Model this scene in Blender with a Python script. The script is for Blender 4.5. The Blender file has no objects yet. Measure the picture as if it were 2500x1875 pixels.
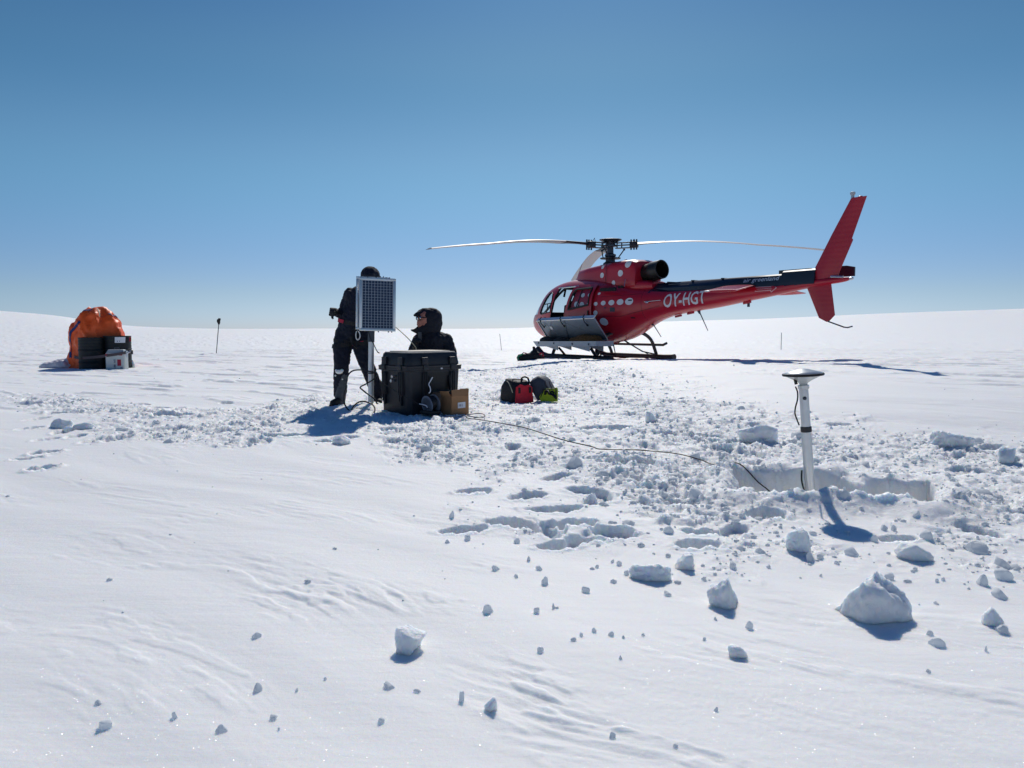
import bpy, bmesh, math, random, time
import numpy as np
from mathutils import Vector, Matrix
random.seed(7); RNG = np.random.default_rng(11)
S = bpy.context.scene
COL = S.collection
R = math.radians

# ------------------------------------------------------------------ camera
CAM_H = 1.25
PITCH = math.atan(134.5 / 1875)
cam_d = bpy.data.cameras.new('camera'); cam = bpy.data.objects.new('camera', cam_d); COL.objects.link(cam)
cam_d.sensor_width = 36; cam_d.lens = 27; cam_d.clip_start = .05; cam_d.clip_end = 20000
cam.location = (0, 0, CAM_H); cam.rotation_euler = (math.pi / 2 - PITCH, 0, 0)
S.camera = cam
S.render.resolution_x = 1024; S.render.resolution_y = 768

# ------------------------------------------------------------------ sky, sun, exposure
SUN_EL, SUN_AZ = R(41), R(5.2)
world = bpy.data.worlds.new('World'); S.world = world; world.use_nodes = True
wn = world.node_tree; bg = wn.nodes['Background']
sky = wn.nodes.new('ShaderNodeTexSky'); sky.sky_type = 'NISHITA'; sky.sun_disc = False
sky.sun_elevation = SUN_EL; sky.sun_rotation = SUN_AZ
sky.altitude = 0; sky.air_density = .7; sky.dust_density = .3; sky.ozone_density = 10
gam = wn.nodes.new('ShaderNodeGamma'); gam.inputs[1].default_value = 1.15      # the phone's contrast
wtc = wn.nodes.new('ShaderNodeTexCoord'); wse = wn.nodes.new('ShaderNodeSeparateXYZ'); wrp = wn.nodes.new('ShaderNodeValToRGB')   # white balance, cooler towards the horizon all round
for k, (p, c) in enumerate([(0, (.52, .50, .52)), (.05, (.555, .475, .415)), (.2, (.64, .65, .455)), (.3, (.51, .60, .435)), (.42, (.36, .50, .43)), (.9, (.22, .45, .60))]):
    e = wrp.color_ramp.elements[k] if k < 2 else wrp.color_ramp.elements.new(p)
    e.position = p; e.color = (*c, 1)
wrp.color_ramp.interpolation = 'EASE'
wn.links.new(wtc.outputs['Generated'], wse.inputs[0]); wn.links.new(wse.outputs[2], wrp.inputs[0])
wb = wn.nodes.new('ShaderNodeMix'); wb.data_type = 'RGBA'; wb.blend_type = 'MULTIPLY'; wb.inputs[0].default_value = 1
wn.links.new(sky.outputs[0], gam.inputs[0]); wn.links.new(gam.outputs[0], wb.inputs[6]); wn.links.new(wrp.outputs[0], wb.inputs[7]); wn.links.new(wb.outputs[2], bg.inputs[0]); bg.inputs[1].default_value = .1
sd = bpy.data.lights.new('sun', 'SUN'); sd.energy = 2.7; sd.angle = R(.53); sd.color = (1, .955, .88)
sun = bpy.data.objects.new('sun', sd); COL.objects.link(sun)
SDIR = Vector((math.sin(SUN_AZ) * math.cos(SUN_EL), math.cos(SUN_AZ) * math.cos(SUN_EL), math.sin(SUN_EL)))
sun.rotation_euler = SDIR.to_track_quat('Z', 'Y').to_euler(); sun.location = SDIR * 60
S.view_settings.view_transform = 'Standard'; S.view_settings.look = 'None'
S.view_settings.gamma = 1; S.view_settings.exposure = .27; S.view_settings.use_curve_mapping = False
S.cycles.max_bounces = 10; S.cycles.diffuse_bounces = 6; S.cycles.transparent_max_bounces = 16

# ------------------------------------------------------------------ camera geometry for laying things out at real distances
FP = 1875.0; CP, SP = math.cos(PITCH), math.sin(PITCH)
def at(x, y, D):
    a = (x - 1250) / FP; b = (937.5 - y) / FP
    dy = CP + b * SP; dz = -SP + b * CP
    return Vector((a / dy * D, D, CAM_H + dz / dy * D))
def pix(x, y, z):
    z = z - CAM_H; f = y * CP - z * SP; u = y * SP + z * CP
    f = np.maximum(f, 1e-3)
    return 1250 + FP * x / f, 937.5 - FP * u / f

# ------------------------------------------------------------------ materials
def nodes_of(m): return m.node_tree.nodes, m.node_tree.links
def mat(name, col, rough=.6, metal=0., spec=.5, coat=0., bump=0., bscale=60., var=0., vscale=8., trans=0., sheen=0.):
    m = bpy.data.materials.new(name); m.use_nodes = True
    n, l = nodes_of(m); b = n['Principled BSDF']
    b.inputs['Base Color'].default_value = (*col, 1); b.inputs['Roughness'].default_value = rough
    b.inputs['Metallic'].default_value = metal; b.inputs['Specular IOR Level'].default_value = spec
    b.inputs['Coat Weight'].default_value = coat; b.inputs['Coat Roughness'].default_value = .06
    b.inputs['Transmission Weight'].default_value = trans
    b.inputs['Sheen Weight'].default_value = sheen
    tc = n.new('ShaderNodeTexCoord')
    if var:
        t = n.new('ShaderNodeTexNoise'); t.inputs['Scale'].default_value = vscale; t.inputs['Detail'].default_value = 5
        l.new(tc.outputs['Object'], t.inputs['Vector'])
        mx = n.new('ShaderNodeMix'); mx.data_type = 'RGBA'
        mx.inputs[6].default_value = tuple(c * (1 - var) for c in col) + (1,)
        mx.inputs[7].default_value = tuple(min(1, c * (1 + var)) for c in col) + (1,)
        l.new(t.outputs['Fac'], mx.inputs[0]); l.new(mx.outputs[2], b.inputs['Base Color'])
    if bump:
        t2 = n.new('ShaderNodeTexNoise'); t2.inputs['Scale'].default_value = bscale; t2.inputs['Detail'].default_value = 4
        l.new(tc.outputs['Object'], t2.inputs['Vector'])
        bp = n.new('ShaderNodeBump'); bp.inputs['Strength'].default_value = bump; bp.inputs['Distance'].default_value = .02
        l.new(t2.outputs['Fac'], bp.inputs['Height']); l.new(bp.outputs['Normal'], b.inputs['Normal'])
    return m

def snow_mat(name, fine=1.0, sparkle=True, sss=.045):
    m = bpy.data.materials.new(name); m.use_nodes = True
    n, l = nodes_of(m); b = n['Principled BSDF']
    b.inputs['Roughness'].default_value = .62; b.inputs['Specular IOR Level'].default_value = .22
    b.inputs['Subsurface Weight'].default_value = 1.; b.inputs['Subsurface Radius'].default_value = (.7, .9, 1.15); b.inputs['Subsurface Scale'].default_value = sss
    tc = n.new('ShaderNodeTexCoord'); geo = n.new('ShaderNodeNewGeometry')
    t = n.new('ShaderNodeTexNoise'); t.inputs['Scale'].default_value = .9; t.inputs['Detail'].default_value = 6
    l.new(geo.outputs['Position'], t.inputs['Vector'])
    mx = n.new('ShaderNodeMix'); mx.data_type = 'RGBA'
    mx.inputs[6].default_value = (.865, .875, .865, 1); mx.inputs[7].default_value = (.915, .92, .91, 1)
    l.new(t.outputs['Fac'], mx.inputs[0]); l.new(mx.outputs[2], b.inputs['Base Color'])
    at_ = n.new('ShaderNodeAttribute'); at_.attribute_name = 'rough'
    h1 = n.new('ShaderNodeTexNoise'); h1.inputs['Scale'].default_value = 58; h1.inputs['Detail'].default_value = 5; h1.inputs['Roughness'].default_value = .65
    l.new(geo.outputs['Position'], h1.inputs['Vector'])
    bp = n.new('ShaderNodeBump'); bp.inputs['Strength'].default_value = .35 * fine; bp.inputs['Distance'].default_value = .012
    if sparkle:
        mr = n.new('ShaderNodeMapRange'); mr.inputs[3].default_value = .22 * fine; mr.inputs[4].default_value = .9; l.new(at_.outputs['Fac'], mr.inputs[0]); l.new(mr.outputs[0], bp.inputs['Strength'])
    l.new(h1.outputs['Fac'], bp.inputs['Height'])
    # wind-drawn grain, stretched along the drift direction
    mp = n.new('ShaderNodeMapping'); mp.inputs['Rotation'].default_value = (0, 0, R(30)); mp.inputs['Scale'].default_value = (2.2, 15, 5)
    l.new(geo.outputs['Position'], mp.inputs['Vector'])
    h2 = n.new('ShaderNodeTexNoise'); h2.inputs['Scale'].default_value = 1.; h2.inputs['Detail'].default_value = 6; h2.inputs['Roughness'].default_value = .6
    l.new(mp.outputs[0], h2.inputs['Vector'])
    bp2 = n.new('ShaderNodeBump'); bp2.inputs['Strength'].default_value = .16 * fine; bp2.inputs['Distance'].default_value = .03
    l.new(h2.outputs['Fac'], bp2.inputs['Height']); l.new(bp.outputs['Normal'], bp2.inputs['Normal'])
    l.new(bp2.outputs['Normal'], b.inputs['Normal'])
    if sparkle:   # facets of single ice crystals that catch the sun
        v = n.new('ShaderNodeTexVoronoi'); v.inputs['Scale'].default_value = 420
        l.new(geo.outputs['Position'], v.inputs['Vector'])
        sub = n.new('ShaderNodeVectorMath'); sub.operation = 'SUBTRACT'; sub.inputs[1].default_value = (.5, .5, .5)
        l.new(v.outputs['Color'], sub.inputs[0])
        sc = n.new('ShaderNodeVectorMath'); sc.operation = 'SCALE'; sc.inputs['Scale'].default_value = 2.2
        l.new(sub.outputs[0], sc.inputs[0])
        ad = n.new('ShaderNodeVectorMath'); ad.operation = 'ADD'
        l.new(sc.outputs[0], ad.inputs[0]); l.new(geo.outputs['Normal'], ad.inputs[1])
        nz = n.new('ShaderNodeVectorMath'); nz.operation = 'NORMALIZE'; l.new(ad.outputs[0], nz.inputs[0])
        g = n.new('ShaderNodeBsdfGlossy'); g.inputs['Roughness'].default_value = .16; g.inputs['Color'].default_value = (1, 1, 1, 1)
        l.new(nz.outputs[0], g.inputs['Normal'])
        ms = n.new('ShaderNodeMixShader'); ms.inputs[0].default_value = .006
        l.new(b.outputs[0], ms.inputs[1]); l.new(g.outputs[0], ms.inputs[2])
        l.new(ms.outputs[0], n['Material Output'].inputs['Surface'])
    if sss == 0:   # thin crumbs let light through
        b.inputs['Subsurface Weight'].default_value = 0
        tl_ = n.new('ShaderNodeBsdfTranslucent'); tl_.inputs[0].default_value = (.86, .91, .97, 1); ms = n.new('ShaderNodeMixShader'); ms.inputs[0].default_value = .42
        l.new(b.outputs[0], ms.inputs[1]); l.new(tl_.outputs[0], ms.inputs[2]); l.new(ms.outputs[0], n['Material Output'].inputs['Surface'])
    return m

M = dict(
    snow=snow_mat('snow'), clod=snow_mat('clod_snow', 1.2, False, .03), crumb=snow_mat('crumb_snow', .6, False, 0),
    red=mat('red_paint', (.45, .006, .024), .36, coat=.25, var=.10, vscale=2.5),
    navy=mat('navy_paint', (.005, .009, .024), .38, coat=.3, var=.2, vscale=5),
    white=mat('white_paint', (.72, .74, .76), .45, var=.06),
    pale_blue=mat('pale_blue_paint', (.50, .60, .70), .5),
    pink=mat('outline_paint', (.75, .50, .52), .5),
    black=mat('black_rubber', (.005, .006, .008), .55, var=.3, vscale=20),
    interior=mat('cabin_lining', (.006, .007, .010), .8, var=.3),
    seat=mat('seat_cloth', (.018, .022, .018), .9, bump=.3, bscale=90),
    alu=mat('aluminium', (.62, .64, .66), .36, metal=.9, var=.12, vscale=14),
    dull_alu=mat('dull_aluminium', (.42, .46, .50), .55, metal=.35, var=.15, vscale=6),
    basket=mat('basket_sheet', (.22, .27, .33), .45, metal=.55, var=.18, vscale=4),
    steel=mat('dark_steel', (.055, .065, .085), .45, metal=.6, var=.25, vscale=18),
    gear=mat('skid_paint', (.012, .012, .022), .5, var=.3, vscale=12),
    blade=mat('blade_skin', (.36, .35, .37), .42, var=.10, vscale=3),
    soot=mat('exhaust_metal', (.035, .035, .035), .42, metal=.7, var=.45, vscale=9),
    ply=mat('case_plastic', (.009, .0125, .020), .5, bump=.12, bscale=220, var=.22, vscale=6),
    case_top=mat('pale_worn_board', (.55, .50, .43), .6, var=.25, vscale=9),
    card=mat('cardboard', (.36, .19, .09), .85, bump=.15, bscale=40, var=.14, vscale=12),
    paper=mat('label_paper', (.72, .74, .80), .7),
    ink=mat('ink', (.03, .04, .12), .7),
    coil=mat('grey_cable_drum', (.17, .20, .26), .5, var=.12),
    cable=mat('black_cable', (.012, .012, .014), .5),
    cord=mat('pale_cord', (.55, .52, .38), .7),
    pvc=mat('pole_metal', (.60, .62, .64), .38, metal=.55, var=.12, vscale=20),
    cell=mat('solar_cell', (.010, .016, .050), .18, spec=.6, var=.25, vscale=11),
    back=mat('cell_backing', (.45, .50, .58), .5),
    jacket=mat('navy_jacket', (.0045, .0080, .024), .9, bump=.6, bscale=24, var=.35, vscale=9, sheen=.04),
    pants=mat('dark_trousers', (.0040, .0072, .021), .9, bump=.6, bscale=22, var=.3, vscale=9),
    patch=mat('grey_cloth', (.075, .085, .10), .9, bump=.4, bscale=40, var=.2),
    coat=mat('black_parka', (.0038, .0060, .016), .8, bump=.7, bscale=20, var=.3, vscale=8, sheen=.03),
    skin=mat('skin', (.42, .17, .13), .55, var=.12, vscale=14),
    lens=mat('mirror_lens', (.55, .60, .66), .08, metal=1.0),
    redstrap=mat('red_webbing', (.42, .014, .05), .8),
    orange=mat('orange_tarpaulin', (.97, .11, .010), .5, bump=.6, bscale=7, var=.16, vscale=5),
    bluestrap=mat('blue_webbing', (.012, .03, .16), .7),
    drum=mat('black_drum', (.003, .006, .009), .6, coat=.0, var=.35, vscale=7),
    can=mat('tin_can', (.50, .53, .53), .42, metal=.35, var=.12, vscale=10),
    labelred=mat('label_red', (.40, .012, .04), .6),
    ratchet=mat('worn_strap', (.10, .075, .08), .8, var=.3, vscale=30),
    bagred=mat('red_tool_bag', (.72, .012, .035), .55, bump=.3, bscale=40, var=.1),
    bagblack=mat('black_bag_cloth', (.006, .007, .011), .7, bump=.35, bscale=60, var=.3, vscale=14),
    baggrey=mat('slate_bag_cloth', (.045, .055, .080), .65, bump=.3, bscale=50, var=.2, vscale=12),
    baglime=mat('lime_bag_cloth', (.42, .56, .015), .6, bump=.25, bscale=50),
    green=mat('green_strap', (.02, .25, .12), .7),
    camo=mat('brown_netting', (.11, .055, .016), .95, bump=.9, bscale=30, var=.8, vscale=26),
    tape=mat('black_tape', (.012, .014, .022), .4),
    dome=mat('antenna_shell', (.58, .60, .60), .30, metal=.35, var=.06),
)
gm = bpy.data.materials.new('window_glass'); gm.use_nodes = True
_n, _l = nodes_of(gm)
_tr = _n.new('ShaderNodeBsdfTransparent'); _tr.inputs[0].default_value = (.80, .86, .90, 1)
_gl = _n.new('ShaderNodeBsdfGlossy'); _gl.inputs['Roughness'].default_value = .03
_lw = _n.new('ShaderNodeLayerWeight'); _lw.inputs[0].default_value = .5; _pw = _n.new('ShaderNodeMath'); _pw.operation = 'POWER'; _pw.inputs[1].default_value = 4.; _l.new(_lw.outputs['Facing'], _pw.inputs[0]); _fr = _n.new('ShaderNodeMath'); _fr.operation = 'MULTIPLY_ADD'; _fr.inputs[1].default_value = .6; _fr.inputs[2].default_value = .05; _l.new(_pw.outputs[0], _fr.inputs[0])
_ms = _n.new('ShaderNodeMixShader'); _l.new(_fr.outputs[0], _ms.inputs[0]); _l.new(_tr.outputs[0], _ms.inputs[1]); _l.new(_gl.outputs[0], _ms.inputs[2])
_l.new(_ms.outputs[0], _n['Material Output'].inputs['Surface'])
M['glass'] = gm

# ------------------------------------------------------------------ mesh helpers
def frame_of(d):
    d = Vector(d).normalized()
    u = d.orthogonal().normalized() if abs(d.z) > .95 else Vector((0, 0, 1)).cross(d).normalized()
    return u, d.cross(u).normalized()
class MB:
    def __init__(s): s.v = []; s.f = []; s.m = []
    def add(s, vs, fs, mi=0):
        o = len(s.v); s.v += [tuple(v) for v in vs]; s.f += [tuple(i + o for i in f) for f in fs]; s.m += [mi] * len(fs); return s
    def box(s, c, size, rot=None, bev=0., mi=0):
        hx, hy, hz = [k / 2 for k in size]; c = Vector(c)
        Q = rot if rot is not None else Matrix.Identity(3)
        if bev <= 0:
            vs = [c + Q @ Vector((x, y, z)) for x in (-hx, hx) for y in (-hy, hy) for z in (-hz, hz)]
            return s.add(vs, [(0, 1, 3, 2), (4, 6, 7, 5), (0, 4, 5, 1), (2, 3, 7, 6), (0, 2, 6, 4), (1, 5, 7, 3)], mi)
        bm = bmesh.new(); bmesh.ops.create_cube(bm, size=1)
        for v in bm.verts: v.co = Vector((v.co.x * size[0], v.co.y * size[1], v.co.z * size[2]))
        bmesh.ops.bevel(bm, geom=bm.edges[:], offset=bev, segments=2, affect='EDGES', profile=.6)
        bm.verts.index_update()
        s.add([c + Q @ v.co for v in bm.verts], [[v.index for v in f.verts] for f in bm.faces], mi); bm.free(); return s
    def tube(s, pts, r, n=8, mi=0, cap=True, flat=1.):
        pts = [Vector(p) for p in pts]; k = len(pts)
        rr = list(r) if hasattr(r, '__len__') else [r] * k
        vs = []; pu = None
        for i, p in enumerate(pts):
            d = (pts[min(i + 1, k - 1)] - pts[max(i - 1, 0)])
            if d.length < 1e-9: d = Vector((0, 0, 1))
            d.normalize()
            if pu is None: u, w = frame_of(d)
            else:
                u = (pu - d * pu.dot(d))
                u = u.normalized() if u.length > 1e-6 else frame_of(d)[0]
                w = d.cross(u)
            pu = u
            for j in range(n):
                a = 2 * math.pi * j / n
                vs.append(p + (u * math.cos(a) + w * math.sin(a) * flat) * rr[i])
        fs = [(i * n + j, i * n + (j + 1) % n, (i + 1) * n + (j + 1) % n, (i + 1) * n + j) for i in range(k - 1) for j in range(n)]
        if cap: fs += [tuple(range(n))[::-1], tuple((k - 1) * n + j for j in range(n))]
        return s.add(vs, fs, mi)
    def lathe(s, prof, n=24, c=(0, 0, 0), Q=None, mi=0):
        c = Vector(c); Q = Q or Matrix.Identity(3); k = len(prof)
        vs = [c + Q @ Vector((r * math.cos(2 * math.pi * j / n), r * math.sin(2 * math.pi * j / n), z)) for r, z in prof for j in range(n)]
        fs = [(i * n + j, i * n + (j + 1) % n, (i + 1) * n + (j + 1) % n, (i + 1) * n + j) for i in range(k - 1) for j in range(n)]
        fs += [tuple(range(n))[::-1], tuple((k - 1) * n + j for j in range(n))]
        return s.add(vs, fs, mi)
    def loft(s, rings, cap=True, mi=0):
        n = len(rings[0]); k = len(rings)
        vs = [p for r in rings for p in r]
        fs = [(i * n + j, i * n + (j + 1) % n, (i + 1) * n + (j + 1) % n, (i + 1) * n + j) for i in range(k - 1) for j in range(n)]
        if cap: fs += [tuple(range(n))[::-1], tuple((k - 1) * n + j for j in range(n))]
        return s.add(vs, fs, mi)
    def prism(s, poly, off, mi=0):     # poly: 3D points, extruded by vector off
        n = len(poly); off = Vector(off); poly = [Vector(p) for p in poly]
        fs = [tuple(range(n))[::-1], tuple(range(n, 2 * n))] + [(j, (j + 1) % n, n + (j + 1) % n, n + j) for j in range(n)]
        return s.add(poly + [p + off for p in poly], fs, mi)
    def ell(s, c, r, Q=None, nu=20, nv=14, mi=0):
        c = Vector(c); Q = Q or Matrix.Identity(3)
        if not hasattr(r, '__len__'): r = (r, r, r)
        vs = [c + Q @ Vector((0, 0, r[2]))]
        for i in range(1, nv):
            t = math.pi * i / nv
            for j in range(nu):
                a = 2 * math.pi * j / nu
                vs.append(c + Q @ Vector((r[0] * math.sin(t) * math.cos(a), r[1] * math.sin(t) * math.sin(a), r[2] * math.cos(t))))
        vs.append(c + Q @ Vector((0, 0, -r[2]))); last = len(vs) - 1
        fs = [(0, 1 + j, 1 + (j + 1) % nu) for j in range(nu)]
        for i in range(nv - 2):
            for j in range(nu):
                a, b = 1 + i * nu + j, 1 + i * nu + (j + 1) % nu
                fs.append((a, a + nu, b + nu, b))
        fs += [(last, 1 + (nv - 2) * nu + (j + 1) % nu, 1 + (nv - 2) * nu + j) for j in range(nu)]
        return s.add(vs, fs, mi)
    def cap(s, pts, rr, n=14):         # chain of tapered capsules, closed balls at every joint
        s.tube(pts, rr, n)
        for p, r in zip(pts, rr): s.ell(p, r * 1.0, nu=n, nv=10)
        return s
    def mesh(s, name):
        me = bpy.data.meshes.new(name); me.from_pydata(s.v, [], s.f)
        bm = bmesh.new(); bm.from_mesh(me); bm.faces.ensure_lookup_table()
        for f, i in zip(bm.faces, s.m): f.material_index = i
        bmesh.ops.recalc_face_normals(bm, faces=bm.faces[:]); bm.to_mesh(me); bm.free()
        return me
    def build(s, name, material, parent=None, smooth=30, bevel=0.):
        me = s.mesh(name)
        for m in (material if isinstance(material, (list, tuple)) else [material]): me.materials.append(m)
        return place(me, name, parent, smooth)
def shade(me, ang):
    if ang is None or ang <= 0: return
    for p in me.polygons: p.use_smooth = True
    if ang < 179:
        bm = bmesh.new(); bm.from_mesh(me); a = R(ang)
        for e in bm.edges:
            if len(e.link_faces) == 2 and e.calc_face_angle(0) > a: e.smooth = False
        bm.to_mesh(me); bm.free()
def place(me, name, parent=None, smooth=30):
    shade(me, smooth)
    o = bpy.data.objects.new(name, me); COL.objects.link(o)
    if parent is not None: o.parent = parent
    return o
def tag(o, label=None, cat=None, group=None, kind=None):
    if label: o['label'] = label
    if cat: o['category'] = cat
    if group: o['group'] = group
    if kind: o['kind'] = kind
    return o
def thing(name, label, cat, loc=(0, 0, 0), rz=0., group=None):
    o = bpy.data.objects.new(name, None); COL.objects.link(o); o.location = loc; o.rotation_euler = (0, 0, rz)
    o.empty_display_size = .1
    return tag(o, label, cat, group)
def evaluated(me, mods):
    o = bpy.data.objects.new('work', me); COL.objects.link(o)
    for kind, kw in mods:
        m = o.modifiers.new('m', kind)
        for k, v in kw.items(): setattr(m, k, v)
    dg = bpy.context.evaluated_depsgraph_get(); dg.update()
    out = bpy.data.meshes.new_from_object(o.evaluated_get(dg), depsgraph=dg)
    bpy.data.objects.remove(o); return out
def blend(mb, name, vox=.014, smooth=6, wrinkle=0., wscale=12., seed=0):
    me = evaluated(mb.mesh(name), [('REMESH', dict(mode='VOXEL', voxel_size=vox)), ('SMOOTH', dict(factor=.5, iterations=smooth))])
    if wrinkle:
        n = len(me.vertices); co = np.empty(n * 3); me.vertices.foreach_get('co', co); co = co.reshape(-1, 3)
        no = np.empty(n * 3); me.vertex_normals.foreach_get('vector', no); no = no.reshape(-1, 3)
        w = noise3(co * wscale + seed) * .6 + .4 * noise3(co * wscale * 2.3 + seed + 9)
        w = -np.abs(w) * 2 + .5
        co = co + no * (w * wrinkle)[:, None]; me.vertices.foreach_set('co', co.ravel()); me.update()
    return me

# ------------------------------------------------------------------ noise
_P = np.random.default_rng(3).permutation(512).astype(np.int64); _P = np.concatenate([_P, _P, _P, _P])
_G = np.random.default_rng(4).uniform(0, 2 * np.pi, 512); _GX, _GY = np.cos(_G), np.sin(_G)
def noise2(x, y):
    xi = np.floor(x).astype(np.int64); yi = np.floor(y).astype(np.int64); xf = x - xi; yf = y - yi
    u = xf * xf * xf * (xf * (xf * 6 - 15) + 10); v = yf * yf * yf * (yf * (yf * 6 - 15) + 10)
    xa, ya = xi & 511, yi & 511
    def g(i, j, dx, dy):
        h = _P[_P[(xa + i) & 511] + ((ya + j) & 511)] & 511
        return _GX[h] * dx + _GY[h] * dy
    a = g(0, 0, xf, yf); b = g(1, 0, xf - 1, yf); c = g(0, 1, xf, yf - 1); d = g(1, 1, xf - 1, yf - 1)
    return 1.5 * ((a + (b - a) * u) * (1 - v) + (c + (d - c) * u) * v)
def noise3(p):     # cheap 3D noise out of three crossed 2D slices
    x, y, z = p[:, 0], p[:, 1], p[:, 2]
    return (noise2(x + .37 * z, y - .51 * z + 7.3) + noise2(y + 31.1 + .4 * x, z + 5.7) + noise2(z + 11.9 - .3 * y, x + 2.2)) / 1.9
def chunks2(x, y, seed=0):
    """broken crust: every cell is a tilted piece with its own height, parted by narrow grooves"""
    xi = np.floor(x).astype(np.int64); yi = np.floor(y).astype(np.int64); f1 = np.full(x.shape, 9.); f2 = np.full(x.shape, 9.); h = np.zeros(x.shape)
    for i in (-1, 0, 1):
        for j in (-1, 0, 1):
            k = _P[_P[(xi + i + seed) & 511] + ((yi + j) & 511)] & 511; a = _G[k] / (2 * np.pi); b = _G[(k * 7 + 3) & 511] / (2 * np.pi); c = _G[(k * 13 + 5) & 511] / (2 * np.pi)
            dx = x - (xi + i + .15 + .7 * a); dy = y - (yi + j + .15 + .7 * b); d = np.hypot(dx, dy); n = d < f1
            f2 = np.where(n, f1, np.minimum(f2, d)); f1 = np.where(n, d, f1)
            h = np.where(n, c ** 1.6 + .55 * (a - .5) * dx * 2 + .55 * (b - .5) * dy * 2, h)
    return h * sstep(0, .22, f2 - f1) - .12
def sstep(a, b, x):
    t = np.clip((x - a) / (b - a), 0, 1); return t * t * (3 - 2 * t)
def hermite(xs, ys, x):
    xs = np.asarray(xs, float); ys = np.asarray(ys, float)
    m = np.gradient(ys, xs); i = np.clip(np.searchsorted(xs, x) - 1, 0, len(xs) - 2)
    h = xs[i + 1] - xs[i]; t = np.clip((x - xs[i]) / h, 0, 1)
    return ((2 * t**3 - 3 * t**2 + 1) * ys[i] + (t**3 - 2 * t**2 + t) * h * m[i] + (-2 * t**3 + 3 * t**2) * ys[i + 1] + (t**3 - t**2) * h * m[i + 1])

# ------------------------------------------------------------------ the snow field
AZ = [-.9, -.6, -.35, -.15, 0, .05, .13, .24, .4, .6, .9]
DROP = [  # metres the snow lies below the lens: distance, then one value per azimuth
    (.3, 1.25, 1.25, 1.25, 1.25, 1.25, 1.25, 1.25, 1.25, 1.25, 1.25, 1.25),
    (2.5, 1.24, 1.24, 1.24, 1.24, 1.24, 1.24, 1.24, 1.24, 1.24, 1.24, 1.24),
    (4.0, 1.19, 1.19, 1.19, 1.19, 1.18, 1.18, 1.18, 1.19, 1.20, 1.20, 1.20),
    (5.4, 1.12, 1.12, 1.12, 1.12, 1.11, 1.11, 1.11, 1.12, 1.12, 1.13, 1.13),
    (7.0, 1.05, 1.05, 1.04, 1.03, 1.03, 1.03, 1.02, 1.02, 1.02, 1.02, 1.02),
    (8.6, .99, .99, .98, .97, .97, .97, .96, .91, .85, .83, .83),
    (10., .96, .96, .95, .955, .95, .95, .92, .84, .76, .72, .72),
    (12., .93, .93, .92, .92, .91, .90, .83, .74, .67, .64, .65),
    (15., .91, .905, .90, .89, .84, .80, .73, .672, .65, .645, .67),
    (17.8, .90, .90, .89, .87, .80, .735, .725, .70, .69, .70, .73),
    (19.3, .90, .90, .89, .87, .80, .775, .795, .78, .75, .75, .77),
    (21.2, .89, .89, .88, .86, .80, .79, .82, .84, .81, .80, .80),
    (26., .88, .87, .86, .85, .83, .82, .83, .83, .81, .81, .81),
    (36., .89, .88, .88, .88, .88, .87, .84, .82, .80, .80, .80),
    (70., .90, .90, .90, .90, .90, .90, .88, .86, .84, .82, .82),
    (160., .90, .90, .90, .90, .90, .90, .90, .90, .90, .90, .90)]
_LD = np.log([d[0] for d in DROP]); _DT = np.array([d[1:] for d in DROP])
def hgrid(r, az):
    lr = np.log(np.clip(r, .3, 160)); az = np.clip(az, AZ[0], AZ[-1])
    cols = np.stack([hermite(_LD, _DT[:, k], lr) for k in range(len(AZ))])
    A = np.array(AZ); m = np.gradient(cols, A, axis=0)
    i = np.clip(np.searchsorted(A, az) - 1, 0, len(A) - 2); h = A[i + 1] - A[i]; t = np.clip((az - A[i]) / h, 0, 1); ar = np.arange(len(az))
    return ((2 * t**3 - 3 * t**2 + 1) * cols[i, ar] + (t**3 - 2 * t**2 + t) * h * m[i, ar] + (-2 * t**3 + 3 * t**2) * cols[i + 1, ar] + (t**3 - t**2) * h * m[i + 1, ar])
HZ_A = [-3.2, -1.2, -.667, -.6, -.5, -.42, -.2, 0, .1, .21, .3, .48, .667, 1.2, 3.2]
HZ_E = [20, 42, 34, 27, 7, 2, 1.5, 2, 9, 17, 20.5, 31, 38, 45, 20]
def base(x, y):
    r = np.hypot(x, y); th = np.arctan2(x, y); tz = np.where(y > .2, x / np.maximum(y, .2), np.sign(x) * 5)
    azt = np.clip(tz, -.9, .9)
    z = CAM_H - hgrid(np.where(y > .2, np.minimum(r, np.abs(y) + 1e-3 + .0 * r), r), azt)
    e = hermite(HZ_A, HZ_E, np.clip(np.where(np.abs(th) < 1.2, np.tan(np.clip(th, -1.19, 1.19)), np.sign(th) * 2.6), -3.1, 3.1))
    ramp = sstep(70, 700, r)
    return z + ramp * (.9 + e / FP * 700)
def seg_dist(px, py, poly):
    """signed distance to a polygon, positive inside"""
    poly = np.asarray(poly, float); n = len(poly); d = np.full(px.shape, 1e9); ins = np.zeros(px.shape, bool)
    for i in range(n):
        ax, ay = poly[i]; bx, by = poly[(i + 1) % n]
        ex, ey = bx - ax, by - ay; t = np.clip(((px - ax) * ex + (py - ay) * ey) / (ex * ex + ey * ey + 1e-9), 0, 1)
        d = np.minimum(d, np.hypot(px - ax - t * ex, py - ay - t * ey))
        c = ((ay > py) != (by > py)) & (px < (bx - ax) * (py - ay) / (by - ay + 1e-12) + ax); ins ^= c
    return np.where(ins, d, -d)
def to_ground(poly):   # outline read off the picture -> metres on the snow
    out = []
    for x, y in poly:
        D = 8.
        for _ in range(12):
            b = float(base(np.array([(x - 1250) / FP * D]), np.array([D]))[0])
            D = .5 * D + .5 * min(60, (CAM_H - b) * FP / max(y - 803, 6))
        out.append(((x - 1250) / FP * D, D))
    return out
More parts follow.
